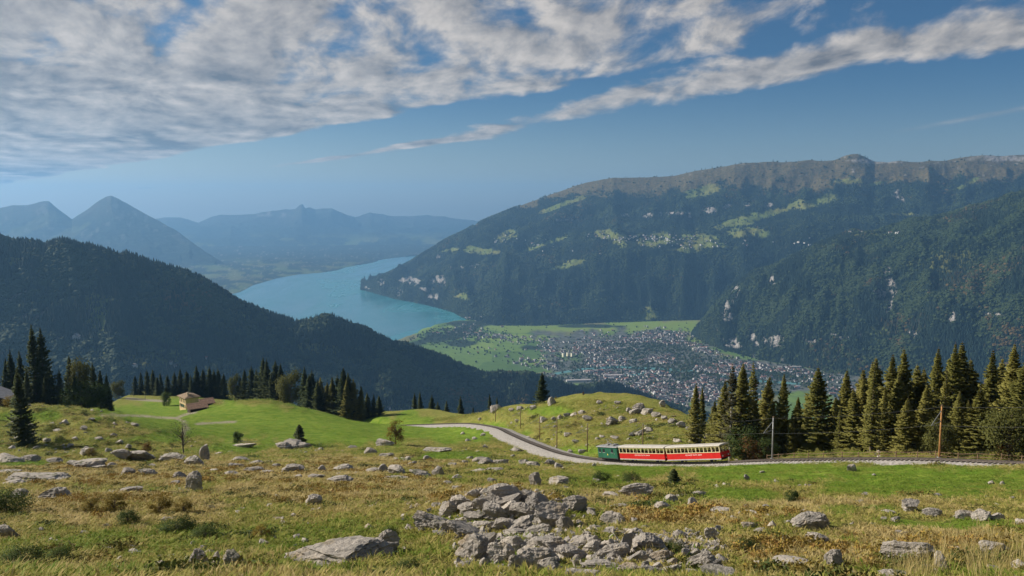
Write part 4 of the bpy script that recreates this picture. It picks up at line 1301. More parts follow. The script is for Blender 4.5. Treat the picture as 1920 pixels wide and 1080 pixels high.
# ================================================================ rocks
def rock_mat():
    m, nt, b = mat('limestone')
    tc = nt.node('ShaderNodeTexCoord')
    geo = nt.node('ShaderNodeNewGeometry')
    pos = geo.outputs['Position']
    n1 = nt.noise(pos, 1.1, 6.0, 0.65, 0.6)
    n2 = nt.noise(pos, 5.0, 6.0, 0.7)
    n3 = nt.noise(pos, 22.0, 4.0, 0.7)
    rnd = nt.node('ShaderNodeObjectInfo').outputs['Random']
    base = nt.mix(rnd, (0.33, 0.29, 0.245), (0.48, 0.42, 0.35))
    c = nt.mix(nt.smooth(n1, 0.45, 0.68), base, (0.24, 0.22, 0.20))
    c = nt.mix(nt.m('MULTIPLY', nt.smooth(n2, 0.55, 0.72), 0.75), c, (0.125, 0.120, 0.110))
    c = nt.mix(nt.m('MULTIPLY', nt.smooth(n2, 0.42, 0.28), 0.55), c, (0.44, 0.41, 0.365))
    c = nt.mix(nt.m('MULTIPLY', nt.smooth(nt.noise(pos, 0.8, 3.0), 0.58, 0.72), 0.55), c, (0.40, 0.29, 0.16))
    c = nt.mix(nt.m('MULTIPLY', nt.smooth(n3, 0.58, 0.75), 0.5), c, (0.10, 0.098, 0.09))
    # moss and grass on flat tops of some rocks
    sepn = nt.node('ShaderNodeSeparateXYZ'); nt.l.new(geo.outputs['Normal'], sepn.inputs[0])
    mo = nt.m('MULTIPLY', nt.m('MULTIPLY', nt.smooth(sepn.outputs[2], 0.75, 0.95), nt.smooth(n1, 0.5, 0.62)), nt.smooth(rnd, 0.45, 0.8))
    c = nt.mix(nt.m('MULTIPLY', mo, 0.8), c, (0.10, 0.105, 0.03))
    nt.put(b.inputs['Base Color'], c)
    b.inputs['Roughness'].default_value = 0.9
    b.inputs['Specular IOR Level'].default_value = 0.2
    bp = nt.node('ShaderNodeBump')
    bp.inputs['Strength'].default_value = 0.9
    bp.inputs['Distance'].default_value = 0.10
    nt.put(bp.inputs['Height'], nt.m('ADD', nt.m('ADD', n1, n2), nt.m('MULTIPLY', n3, 0.4)))
    nt.put(b.inputs['Normal'], bp.outputs[0])
    return m


M_rock = rock_mat()


def rock_mesh(seed, sub=3, cuts=9, rough=0.16, flat=1.0):
    r = np.random.default_rng(seed)
    bm = bmesh.new()
    bmesh.ops.create_icosphere(bm, subdivisions=sub, radius=1.0)
    V = np.array([v.co[:] for v in bm.verts])
    for _ in range(cuts):                               # broken flat faces
        n = r.normal(0, 1, 3); n[2] = n[2] * 0.7 + 0.1; n /= np.linalg.norm(n)
        h = r.uniform(0.42, 0.82)
        d = V @ n
        V = V - np.outer(np.maximum(0, d - h) * 0.93, n)
    n = fbm(V[:, 0] * 1.7 + seed, V[:, 1] * 1.7, V[:, 2] * 1.7, octv=5, seed=seed, gain=0.6, ridged=True)
    V = V * (1 + rough * n)[:, None]
    V = V * (1 + 0.07 * fbm(V[:, 0] * 6, V[:, 1] * 6, V[:, 2] * 6 + seed, octv=3, seed=seed + 7, ridged=True))[:, None]
    st = fbm(V[:, 0] * 0.7, V[:, 1] * 0.7, V[:, 2] * 5.0, octv=3, seed=seed + 3)
    V[:, :2] *= (1 + 0.15 * st)[:, None]
    s = np.abs(V).max(0)
    V = V / s * 0.5                                      # fits a unit box
    F = [[v.index for v in f.verts] for f in bm.faces]
    bm.free()
    return new_mesh('limestone_rock', V, np.array(F, np.int32), [M_rock], smooth=False)


ROCKS = [rock_mesh(100 + i, 3, 8 + i % 4, 0.14 + 0.03 * (i % 4)) for i in range(14)]
ROCKS_BIG = [rock_mesh(150 + i, 5, 8, 0.22) for i in range(10)]
_rr = random.Random(5)


def put_rock(px, py, w, h, label, group=None, name='limestone_rock', proto=None, yaw=None, tilt=0.25, sink=0.28, deep=None):
    """a rock whose outline is w x h photograph pixels round (px, py)"""
    b = hit(px, py + h * 0.40)
    k = np.linalg.norm(b) / FPX
    W, H = w * k, h * k
    dep = math.atan2(-b[2], b[1])
    D = W * (_rr.uniform(0.45, 0.75) if deep is None else deep)
    hh = max(0.36 * H, (H - 0.55 * D * math.sin(dep)) / math.cos(dep)) / (1 - sink)
    big = w > 26
    me = proto if proto is not None else _rr.choice(ROCKS_BIG if big else ROCKS)
    o = link(name, me)
    o.scale = (W * 1.05, D, hh)
    o.rotation_euler = (_rr.gauss(0, tilt * .4), _rr.gauss(0, tilt * .5), (_rr.uniform(-.35, .35) + _rr.choice((0, math.pi))) if yaw is None else yaw)
    o.location = (b[0], b[1] + D * 0.25, float(G(b[0], b[1] + D * 0.25)) + hh * (0.5 - sink))
    if group:
        look = ('flat' if w > 2.1 * h else 'blocky' if w > 1.35 * h else 'upright')
        label = ('larger ' if w >= 22 else 'smaller ') + look + ' ' + label
    tag(o, label, 'rock', group)
    return o


NAMED = [(636, 1034, 200, 62, 'long low pale grey boulder lying in front of the rock pile'), (727, 1020, 40, 44, 'dark broken slab leaning on the end of the long boulder'),
         (370, 1052, 44, 38, 'rounded boulder of the small trio beside the dark brown bush'), (402, 1053, 24, 34, 'narrow upright stone between the two small rounded boulders'), (438, 1053, 60, 38, 'broad flat-faced boulder of the small trio by the dark brown bush'),
         (52, 893, 96, 26, 'wide low limestone outcrop in the ochre grass below the mound'), (98, 928, 62, 26, 'low outcrop with brown grass below the wide outcrop'), (385, 853, 22, 32, 'pointed grey boulder standing behind the sapling'), (365, 866, 42, 22, 'dark broad boulder at the foot of the pointed boulder'),
         (366, 906, 36, 36, 'blackish squat boulder standing in the ochre grass'), (455, 834, 46, 13, 'flat grey rock under the small round bush'), (816, 841, 58, 15, 'pale smooth slab at the edge of the meadow'), (821, 885, 24, 24, 'upright square block in the string of rocks'), (645, 877, 40, 17, 'flat-topped boulder casting a dark undercut shadow'),
         (1076, 946, 54, 28, 'loaf shaped boulder just behind the rock pile'), (1195, 922, 62, 30, 'dark grassy hump of rock below the little spruce'), (1526, 980, 72, 38, 'large craggy rock with a dark shaded side in the lower pasture'), (1712, 951, 30, 26, 'round dark-faced boulder below the track'),
         (1752, 963, 42, 14, 'low pale slab beside the dark-faced boulder'), (1703, 1038, 96, 44, 'jagged toothed outcrop in the dry grass'), (1866, 1030, 48, 26, 'smooth oblong boulder in the tall dry grass'), (1568, 1056, 36, 38, 'sharp pyramid of pale rock in the lower pasture'), (1485, 1056, 70, 24, 'low pitted outcrop beside the pale pyramid rock'),
         (930, 765, 26, 16, 'pale flat-topped boulder on the left skyline of the knoll'), (1034, 753, 18, 16, 'orange-grey boulder beside the single spruce on the knoll'), (1262, 906, 14, 6, 'small stone under the little spruce below the train'), (1330, 821, 30, 16, 'pointed grey rock at the right foot of the knoll'), (1218, 806, 24, 10, 'oblong rock behind the mast on the knoll slope'), (1090, 846, 22, 12, 'pale boulder by the mast next to the locomotive'), (970, 843, 24, 10, 'lone boulder inside the curve of the track'), (585, 938, 34, 24, 'heap-like broken stone in the ochre grass'), (1300, 943, 24, 18, 'bright triangular rock in the open grass below the train'), (10, 1000, 36, 24, 'grey rock in front of the big dark bush')]
LONG = ROCKS_BIG[4]
for q in NAMED:
    put_rock(q[0], q[1], q[2], q[3], q[4], proto=LONG if q[2] > 150 else None, yaw=0.1 if q[2] > 150 else None, tilt=0.03 if q[2] > 150 else 0.25)

PILE = [(803, 978, 60, 34), (842, 984, 50, 34), (876, 994, 62, 30), (838, 956, 28, 26), (863, 943, 30, 26), (943, 928, 52, 40), (905, 948, 34, 24), (924, 962, 42, 32), (955, 957, 40, 28), (982, 960, 42, 32), (1010, 946, 46, 38), (1036, 968, 52, 56), (975, 986, 62, 30), (1012, 996, 46, 30), (890, 970, 34, 22), (940, 985, 40, 26), (890, 1030, 50, 50), (912, 1016, 34, 30), (936, 1038, 44, 44), (962, 1022, 40, 28), (976, 1062, 52, 38), (1002, 1046, 62, 46), (1028, 1066, 52, 40), (1040, 1022, 52, 30), (1072, 1040, 50, 30), (1112, 1030, 32, 26), (1150, 1034, 62, 36), (1171, 1018, 20, 44), (1214, 1020, 46, 36), (1198, 1046, 40, 26), (1240, 1046, 42, 24), (1320, 1058, 62, 40), (1350, 1076, 50, 34), (1130, 1062, 60, 30), (1180, 1070, 52, 28), (1222, 1072, 46, 24), (1090, 1076, 60, 28), (1290, 1076, 32, 18), (870, 1062, 30, 18), (1060, 985, 30, 40), (905, 985, 36, 20), (1260, 1068, 30, 18), (965, 1000, 40, 20), (1090, 1014, 36, 18), (830, 1000, 30, 12), (1010, 1020, 36, 22), (955, 940, 40, 26), (990, 932, 40, 22), (925, 940, 30, 24), (880, 955, 34, 22)]
for (a, b_, w, h) in PILE:
    put_rock(a, b_, w * 1.3, h * 1.0, 'grey weathered limestone boulder heaped in the big rock pile', 'boulders of the big rock pile', sink=0.3, tilt=0.45)
for k in range(70):
    a, b_ = _rr.gauss(960, 60), _rr.uniform(925, 1005)
    if _rr.random() < 0.6:
        a, b_ = _rr.uniform(900, 1340), _rr.uniform(1015, 1078)
    s = _rr.uniform(12, 24)
    put_rock(a, b_, s, s * _rr.uniform(.6, 1.0), 'small angular stone wedged in the big rock pile', 'small stones of the big rock pile', sink=0.15, tilt=0.9)

GROUPS = {
    'a': ('weathered grey rock in the band of stones between meadow and ochre grass', 'rocks in the band below the meadow'),
    'b': ('grey rock half sunk in the ochre slope at the foot of the mound', 'rocks at the foot of the mound'),
    'c': ('pale rock strewn in the open grass between the big pile and the track', 'rocks between pile and track'),
    'd': ('grey rock on the grassy knoll behind the train', 'rocks on the knoll'),
    'e': ('dark rock poking out of the hummocky side of the mound', 'rocks on the mound'),
    'f': ('rock lying in the green slope right of the big pile', 'rocks on the slope below the fence'),
}
LOOSE = {
    'a': [(548, 833, 40, 16), (530, 836, 26, 12), (566, 836, 26, 12), (545, 880, 42, 16), (475, 882, 30, 12), (605, 879, 16, 11), (590, 894, 30, 10), (638, 898, 48, 14), (698, 882, 22, 10), (720, 880, 22, 16), (746, 882, 30, 16), (790, 889, 42, 14), (742, 896, 52, 10), (720, 830, 34, 12), (692, 846, 22, 12), (722, 853, 26, 9), (765, 860, 12, 9), (802, 859, 18, 8), (660, 838, 16, 8), (600, 842, 12, 6), (515, 872, 16, 8), (500, 885, 26, 8), (560, 893, 20, 8), (770, 870, 18, 8), (850, 870, 16, 8), (870, 866, 14, 7), (898, 862, 26, 10), (915, 866, 30, 14), (940, 866, 24, 14), (925, 880, 30, 10), (895, 882, 26, 8), (980, 866, 24, 12), (1000, 870, 30, 12), (1030, 868, 24, 12), (1045, 873, 18, 10), (860, 895, 22, 10), (840, 905, 18, 8), (920, 900, 22, 12), (855, 915, 16, 10), (890, 920, 14, 7), (830, 925, 20, 6), (870, 938, 14, 8), (740, 860, 12, 5), (450, 860, 30, 8), (480, 868, 24, 8), (440, 873, 24, 9), (410, 850, 16, 5), (880, 858, 12, 5), (960, 855, 10, 5)],
    'b': [(35, 930, 26, 15), (236, 921, 38, 13), (166, 868, 50, 18), (180, 876, 22, 10), (140, 870, 24, 8), (254, 853, 56, 18), (225, 853, 30, 14), (277, 888, 34, 13), (236, 886, 26, 13), (335, 894, 22, 14), (330, 905, 18, 10), (320, 858, 40, 12), (300, 862, 20, 8), (10, 860, 40, 14), (55, 860, 26, 10), (100, 864, 30, 10), (400, 882, 18, 7), (15, 885, 30, 9), (210, 872, 20, 7), (20, 905, 36, 10), (160, 848, 18, 10), (285, 872, 14, 6), (430, 888, 22, 8)],
    'c': [(1005, 900, 22, 24), (1046, 902, 38, 18), (1150, 930, 34, 12), (1138, 928, 18, 10), (1256, 935, 30, 14), (1245, 948, 34, 14), (1280, 930, 28, 8), (1354, 957, 32, 11), (1152, 976, 42, 26), (1166, 951, 36, 10), (1190, 975, 14, 10), (1276, 1004, 26, 16), (1332, 1003, 22, 24), (1262, 1008, 18, 6), (1405, 984, 30, 10), (1430, 997, 22, 12), (1310, 927, 24, 10), (1115, 872, 10, 6), (1118, 900, 18, 8), (1180, 905, 12, 7), (1120, 990, 24, 10), (1210, 990, 16, 8), (1100, 930, 16, 7), (1060, 915, 20, 8), (1375, 972, 12, 7), (1448, 985, 14, 12), (1400, 958, 10, 5), (1220, 945, 16, 6), (1350, 990, 12, 8), (1105, 955, 22, 8), (1130, 955, 20, 7), (1440, 950, 16, 8), (1400, 896, 10, 9), (1450, 905, 10, 5), (1470, 1008, 12, 8)],
    'd': [(1078, 777, 16, 9), (1062, 778, 14, 8), (1092, 773, 14, 8), (1104, 784, 20, 10), (1050, 783, 12, 7), (1017, 787, 18, 10), (1040, 786, 10, 7), (1148, 790, 22, 14), (1166, 786, 18, 9), (1186, 789, 14, 8), (1200, 766, 26, 16), (1190, 772, 16, 11), (1214, 771, 18, 12), (1232, 778, 18, 10), (1180, 770, 12, 8), (1270, 826, 18, 10), (1300, 826, 16, 9), (1312, 827, 14, 8), (1155, 820, 16, 6), (1065, 815, 16, 8), (1160, 755, 14, 7), (1125, 755, 14, 6), (975, 765, 14, 8), (1000, 764, 14, 8), (960, 768, 12, 7), (970, 790, 10, 6), (1245, 783, 14, 8), (1262, 790, 14, 9), (1280, 797, 18, 10), (1294, 803, 14, 8), (1200, 812, 24, 9), (1185, 815, 12, 6), (1080, 828, 12, 7), (1070, 846, 12, 6), (1120, 823, 10, 5), (1130, 818, 12, 5), (1352, 838, 16, 10), (1365, 842, 14, 8), (1318, 795, 12, 8), (1244, 758, 14, 12), (900, 787, 8, 5), (905, 815, 10, 6), (890, 822, 10, 5), (876, 825, 12, 5), (1040, 800, 10, 5), (990, 820, 8, 5), (868, 812, 8, 5), (910, 838, 10, 5)],
    'e': [(55, 800, 16, 9), (120, 792, 16, 8), (155, 803, 16, 9), (105, 807, 22, 9), (160, 845, 22, 11), (30, 822, 16, 8), (85, 826, 16, 8), (225, 830, 18, 9), (200, 845, 16, 8), (240, 838, 14, 8), (250, 795, 18, 7), (170, 786, 14, 6), (130, 836, 14, 8), (20, 840, 18, 8), (70, 840, 14, 7), (212, 815, 12, 6), (185, 822, 16, 7), (140, 822, 12, 6)],
    'f': [(1815, 967, 30, 16), (1841, 968, 36, 17), (1871, 970, 26, 12), (1800, 968, 20, 8), (1765, 1056, 22, 24), (1682, 1080, 42, 20), (1531, 1012, 40, 18), (1515, 910, 16, 7), (1500, 911, 8, 6), (1613, 941, 16, 7), (1625, 926, 18, 6), (1758, 928, 18, 7), (1670, 958, 22, 7), (1660, 972, 10, 7), (1918, 980, 18, 10), (1597, 878, 16, 12), (1860, 905, 8, 6), (1880, 907, 8, 6), (1470, 1010, 12, 9), (1845, 1015, 10, 5), (1915, 1058, 20, 12), (1680, 975, 14, 9), (1692, 1000, 30, 6), (1550, 1035, 14, 6), (1600, 1075, 24, 8), (1790, 945, 10, 5), (1900, 935, 9, 5), (1430, 885, 8, 5), (1640, 890, 8, 4)],
}
for g, lst in LOOSE.items():
    lab, grp = GROUPS[g]
    for (a, b_, w, h) in lst:
        kk = 0.8 if g == 'e' else 1.0
        put_rock(a, b_, kk * w * _rr.uniform(1.05, 1.3), kk * h * 1.2, lab, grp, sink=0.22)
# ================================================================ small mesh kit
class MB:
    """collects boxes, tubes and prisms into one mesh"""
    def __init__(self):
        self.v, self.f = [], []

    def box(self, x0, x1, y0, y1, z0, z1):
        b = len(self.v)
        self.v += [(x, y, z) for z in (z0, z1) for y in (y0, y1) for x in (x0, x1)]
        self.f += [tuple(b + i for i in q) for q in ((0, 2, 3, 1), (4, 5, 7, 6), (0, 1, 5, 4), (2, 6, 7, 3), (0, 4, 6, 2), (1, 3, 7, 5))]
        return self

    def tube(self, pts, r, k=6):
        rr = [r] * len(pts) if not isinstance(r, (list, tuple)) else list(r)
        tube(self.v, self.f, pts, rr, k)
        b = len(self.v)
        n = len(pts)
        s = b - n * k
        self.f.append(tuple(range(s + k - 1, s - 1, -1)))
        self.f.append(tuple(range(b - k, b)))
        return self

    def ext(self, prof, x0, x1):
        """extrude a closed (y, z) outline along x"""
        b = len(self.v); n = len(prof)
        self.v += [(x0, y, z) for y, z in prof] + [(x1, y, z) for y, z in prof]
        self.f += [(b + i, b + (i + 1) % n, b + n + (i + 1) % n, b + n + i) for i in range(n)]
        self.f += [tuple(b + i for i in range(n - 1, -1, -1)), tuple(b + n + i for i in range(n))]
        return self

    def poly(self, pts):
        b = len(self.v)
        self.v += list(pts)
        self.f.append(tuple(range(b, b + len(pts))))
        return self

    def build(self, name, m, parent=None, smooth=False):
        me = new_mesh(name, [tuple(map(float, p)) for p in self.v], self.f, [m], smooth=smooth)
        bm = bmesh.new(); bm.from_mesh(me)
        bmesh.ops.recalc_face_normals(bm, faces=bm.faces)
        bm.to_mesh(me); bm.free()
        return link(name, me, parent)


def thing(name, label, cat, loc=(0, 0, 0), rz=0.0, group=None):
    e = bpy.data.objects.new(name, None)
    COL.objects.link(e)
    e.location = loc
    e.rotation_euler = (0, 0, rz)
    return tag(e, label, cat, group)


# ================================================================ the train
M_red = simple('red_paint', (0.52, 0.018, 0.016), 0.42, 0.10, 1.2)
M_cream = simple('cream_paint', (0.66, 0.56, 0.33), 0.5, 0.08, 2)
M_roof = simple('pale_roof', (0.46, 0.42, 0.36), 0.6, 0.12, 1.5)
M_green = simple('green_paint', (0.020, 0.105, 0.060), 0.42, 0.15, 1.5)
M_black = simple('dark_underframe', (0.03, 0.028, 0.026), 0.7, 0.3, 4)
M_grey = simple('grey_metal', (0.30, 0.29, 0.28), 0.5, 0.2, 4, metal=0.3)
M_sill = simple('grey_sill', (0.42, 0.40, 0.38), 0.6, 0.15, 3)
M_yell = simple('yellow_emblem', (0.75, 0.58, 0.10), 0.5, 0.1, 3)
M_white = simple('white_lettering', (0.80, 0.76, 0.70), 0.6, 0.05, 3)
M_seat = simple('wooden_bench', (0.24, 0.13, 0.06), 0.6, 0.3, 5)
M_inner = simple('cream_ceiling', (0.50, 0.43, 0.28), 0.7, 0.1, 2)
_gm, _gt, _gb = mat('cab_glass')
_gb.inputs['Base Color'].default_value = (0.02, 0.025, 0.03, 1)
_gb.inputs['Roughness'].default_value = 0.08
M_glass = _gm


def track_frame(s):
    """matrix on the track at distance s metres from its upper right end: x points uphill"""
    f = np.clip(s / TRACK_LEN * (len(TRACK) - 1), 0, len(TRACK) - 1.001)
    i = int(f)
    return TRACK[i] * (1 - (f - i)) + TRACK[i + 1] * (f - i)


def veh_matrix(s_mid, L):
    a = track_frame(s_mid + L * 0.35); b = track_frame(s_mid - L * 0.35)
    x = b - a; x /= np.linalg.norm(x)
    y = np.cross([0, 0, 1.0], x); y /= np.linalg.norm(y)
    z = np.cross(x, y)
    c = (a + b) / 2 + z * 0.13
    m = Matrix(((x[0], y[0], z[0], c[0]), (x[1], y[1], z[1], c[1]), (x[2], y[2], z[2], c[2]), (0, 0, 0, 1)))
    return m


def wheel(parent, x, y, r=0.30):
    pts = []
    mb = MB()
    mb.tube([(x, y - 0.06, r), (x, y + 0.06, r)], r, 16)
    mb.build('wheel', M_black, parent)


def lettering(txt, size, parent, loc, rot, m, name='lettering'):
    cu = bpy.data.curves.new(name, 'FONT')
    cu.body = txt
    cu.size = size
    cu.extrude = 0.004
    cu.align_x = 'CENTER'
    ob = bpy.data.objects.new(name, cu)
    COL.objects.link(ob)
    me = bpy.data.meshes.new_from_object(ob.evaluated_get(bpy.context.evaluated_depsgraph_get()))
    bpy.data.objects.remove(ob)
    me.materials.clear()
    me.materials.append(m)
    return link(name, me, parent, loc, rot)


def coach(label, s_mid, L, nwin):
    e = thing('passenger_coach', label, 'train coach')
    e.matrix_world = veh_matrix(s_mid, L)
    h = L / 2; w = 1.15
    # the near side of the coach looks towards -y or +y: build both alike
    MB().box(-h, h, -w + .10, w - .10, 0.62, 0.72).build('floor', M_black, e)
    MB().box(-h + .3, h - .3, -0.75, 0.75, 0.36, 0.60).build('underframe', M_black, e)
    for x in (-h * .55, h * .55):
        for y in (-0.45, 0.45):
            wheel(e, x, y)
    for sg in (-1, 1):
        y0, y1 = sorted((sg * (w - .05), sg * w))
        MB().box(-h, h, y0, y1, 0.66, 1.62).build('side_panel', M_red, e)
        ys = sorted((sg * (w - .07), sg * (w + .03)))
        MB().box(-h, h, ys[0], ys[1], 0.50, 0.655).build('sill', M_sill, e)
        yr = sorted((sg * (w - .06), sg * (w + .025)))
        MB().box(-h, h, yr[0], yr[1], 1.625, 1.72).build('window_rail', M_cream, e)
        MB().box(-h, h, yr[0], yr[1], 2.50, 2.66).build('cant_rail', M_cream, e)
        for k in range(nwin + 1):
            x = -h + .06 + (2 * h - .12) * k / nwin
            wd = 0.065 if k % 2 == 0 else 0.04
            MB().box(x - wd, x + wd, y0, y1, 1.722, 2.498).build('window_post', M_cream, e)
        tx = lettering('SCHYNIGE  PLATTE  BAHN', 0.30, e, (0.2, sg * (w + .004), 1.22), (rad(90), 0, 0 if sg < 0 else math.pi), M_white)
    for x0, x1 in ((-h, -h + .05), (h - .05, h)):
        MB().box(x0, x1, -w + .051, w - .051, 0.66, 1.62).build('end_panel', M_red, e)
        for k in range(4):
            y = -w + .10 + (2 * w - .2) * k / 3
            MB().box(x0, x1, y - .06, y + .06, 1.622, 2.60).build('end_post', M_cream, e)
    prof = [(-w - .12, 2.664)] + [((w + .12) * math.cos(a), 2.70 + 0.20 * math.sin(a)) for a in np.linspace(math.pi, 0, 12)] + [(w + .12, 2.664)]
    MB().ext(prof, -h - .12, h + .12).build('roof', M_roof, e, smooth=False)
    n = nwin // 2
    for k in range(n + 1):
        x = -h + .35 + (2 * h - .7) * k / n
        MB().box(x - .04, x + .04, -w + .08, w - .08, 0.722, 1.75).box(x + .045, x + .40, -w + .08, w - .08, 1.08, 1.14).build('bench', M_seat, e)
    MB().tube([(-h - .35, 0, .55), (-h - .02, 0, .55)], .07, 8).tube([(h + .02, 0, .55), (h + .35, 0, .55)], .07, 8).build('coupling', M_black, e)
    for y in (-.7, .7):
        MB().tube([(h + .01, y, 1.0), (h + .07, y, 1.0)], .11, 12).build('headlight', M_white, e)
    return e


def locomotive(s_mid, L=5.8):
    e = thing('electric_locomotive', 'small green electric rack locomotive pushing the two red coaches', 'locomotive')
    e.matrix_world = veh_matrix(s_mid, L)
    h = L / 2; w = 1.12
    MB().box(-h, h, -w, w, 0.55, 2.50).build('body', M_green, e)
    MB().box(-h - .15, h + .15, -w - .03, w + .03, 0.42, 0.545).build('frame', M_black, e)
    MB().box(-h + .4, h - .4, -.7, .7, 0.2, 0.415).build('running_gear', M_black, e)
    for x in (-h * .5, h * .5):
        for y in (-.45, .45):
            wheel(e, x, y, .34)
    prof = [(-w - .15, 2.503)] + [((w + .15) * math.cos(a), 2.54 + 0.20 * math.sin(a)) for a in np.linspace(math.pi, 0, 10)] + [(w + .15, 2.503)]
    MB().ext(prof, -h - .3, h + .1).build('roof', M_grey, e)
    for sg in (-1, 1):
        for x in (-h + .65, -h + 1.9, h - 1.5):
            y0, y1 = sorted((sg * (w + .003), sg * (w + .02)))
            wn = MB().box(x - .34, x + .34, y0, y1, 1.55, 2.22).build('window', M_glass, e)
            MB().box(x - .40, x + .40, y0, y1 - .004, 1.49, 1.545).build('window_sill', M_sill, wn)
        x = h - .55
        dr = MB().box(x - .36, x + .36, *sorted((sg * (w + .003), sg * (w + .018))), 0.70, 2.3).build('door', M_green, e)
        MB().box(x - .28, x - .22, *sorted((sg * (w + .02), sg * (w + .06))), 1.2, 1.5).build('handle', M_grey, dr)
        # shield shaped emblem
        y = sg * (w + .008)
        MB().poly([(-.12, y, 1.30), (.12, y, 1.30), (.12, y, 1.12), (0, y, 0.98), (-.12, y, 1.12)]).build('emblem', M_yell, e)
    for y in (-.62, 0, .62):
        MB().box(-h - .02, -h - .003, y - .26, y + .26, 1.5, 2.2).build('front_window', M_glass, e)
    for y in (-.75, .75):
        MB().tube([(-h - .10, y, .95), (-h - .004, y, .95)], .13, 12).build('headlight', M_white, e)
    eq = MB().box(-1.2, -.4, -.5, .5, 2.76, 3.0).box(.3, 1.4, -.6, .6, 2.76, 2.95)
    eq.build('resistor_box', M_grey, e)
    pg = MB()
    for y in (-.45, .45):
        pg.tube([(-1.5, y, 2.78), (-.3, y * .8, 3.35), (-1.2, y * .6, 3.9)], .03, 5)
        pg.tube([(1.0, y, 2.78), (-.1, y * .8, 3.36), (-1.2, y * .6, 3.9)], .025, 5)
    pg.tube([(-1.2, -.75, 3.92), (-1.2, .75, 3.92)], .035, 6)
    pg.build('pantograph', M_grey, e)
    for y in (-.5, .5):
        MB().tube([(-h - .35, y, .72), (-h - .10, y, .72)], .12, 10).build('buffer', M_black, e)
    return e


# distance along the track of a given photograph column
_tpx, _tpy = proj(TRACK)
_ts = np.linspace(0, TRACK_LEN, len(TRACK))


def s_at(px):
    return float(_ts[np.argmin(np.abs(_tpx - px))])


S_A, S_B = s_at(1362), s_at(1133)
LT = S_B - S_A
Lloco = 6.0
Lc2 = (LT - Lloco - 1.3) * 0.52
Lc1 = (LT - Lloco - 1.3) * 0.48
C2 = coach('red and cream open-sided coach at the uphill end of the train', S_A + Lc2 / 2, Lc2, 14)
C1 = coach('red and cream open-sided coach coupled to the green locomotive', S_A + Lc2 + .7 + Lc1 / 2, Lc1, 12)
LO = locomotive(S_A + Lc2 + Lc1 + 1.3 + Lloco / 2, Lloco)


def person_mesh():
    me = bpy.data.meshes.new('person')
    pts = [(0, 0, .05), (0, 0, .30), (-.02, 0, .52), (-.01, 0, .62), (.02, 0, .74), (.02, 0, .86),   # pelvis .. head
           (.40, .11, .06), (.42, .11, -.36), (.56, .11, -.40), (.40, -.11, .06), (.42, -.11, -.36), (.56, -.11, -.40),
           (-.02, .19, .50), (.06, .24, .24), (.30, .16, .16), (-.02, -.19, .50), (.06, -.24, .24), (.30, -.16, .16)]
    ed = [(0, 1), (1, 2), (2, 3), (3, 4), (4, 5), (0, 6), (6, 7), (7, 8), (0, 9), (9, 10), (10, 11), (2, 12), (12, 13), (13, 14), (2, 15), (15, 16), (16, 17)]
    rd = [.15, .15, .15, .06, .10, .085, .085, .055, .04, .085, .055, .04, .07, .05, .04, .07, .05, .04]
    me.from_pydata(pts, ed, [])
    o = bpy.data.objects.new('person', me)
    COL.objects.link(o)
    md = o.modifiers.new('skin', 'SKIN')
    for i, v in enumerate(me.skin_vertices[0].data if me.skin_vertices else []):
        v.radius = (rd[i], rd[i]); v.use_root = i == 0
    o.modifiers.new('sub', 'SUBSURF').levels = 1
    o.modifiers['sub'].render_levels = 1
    out = bpy.data.meshes.new_from_object(o.evaluated_get(bpy.context.evaluated_depsgraph_get()))
    bpy.data.objects.remove(o)
    return out


PERSON = person_mesh()
M_skin = simple('skin', (0.45, 0.28, 0.20), 0.6, 0.08, 8)
M_hair = simple('hair', (0.05, 0.035, 0.025), 0.7, 0.2, 8)
CLOTHES = [('dark blue jacket', simple('navy_cloth', (0.03, 0.04, 0.08), .9)), ('dark grey jacket', simple('grey_cloth', (0.07, 0.07, 0.07), .9)), ('brown jacket', simple('brown_cloth', (0.10, 0.06, 0.035), .9)), ('black coat', simple('black_cloth', (0.02, 0.02, 0.02), .9))]
PM = []
for nm, mm in CLOTHES:
    me = PERSON.copy()
    me.materials.clear(); me.materials.append(mm); me.materials.append(M_skin)
    for p in me.polygons:
        p.material_index = 1 if p.center[2] > 0.63 or (p.center[0] > .27 and p.center[2] > .1 and p.center[2] < .22 and abs(p.center[1]) > .12) else 0
        p.use_smooth = True
    PM.append((nm, me))
hb = bmesh.new()
bmesh.ops.create_icosphere(hb, subdivisions=2, radius=0.118)
for v in hb.verts:
    v.co = Vector((v.co.x - 0.025 + 0.02, v.co.y, v.co.z * 1.05 + 0.825))
bmesh.ops.delete(hb, geom=[v for v in hb.verts if v.co.z < .77 or (v.co.x > .06 and v.co.z < .86)], context='VERTS')
HAIR = bpy.data.meshes.new('hair'); hb.to_mesh(HAIR); hb.free(); HAIR.materials.append(M_hair)
_pr = random.Random(9)
for co, L, nw, where in ((C2, Lc2, 14, 'uphill coach'), (C1, Lc1, 12, 'coach next to the locomotive')):
    n = nw // 2
    seats = [(k, y) for k in range(n) for y in (-.85, -.3, .35, .88)]
    _pr.shuffle(seats)
    for (k, y) in seats[:15]:
        x = -L / 2 + .35 + (L - .7) * k / n + .23
        ci = _pr.randrange(4)
        nm, me = PM[ci]
        o = link('person', me)
        o.matrix_world = co.matrix_world @ Matrix.Translation((x, y, 1.26))
        tag(o, f'seated passenger in a {nm} riding in the {where}', 'person', f'passengers in the {where}')
        hr = link('hair', HAIR, o)

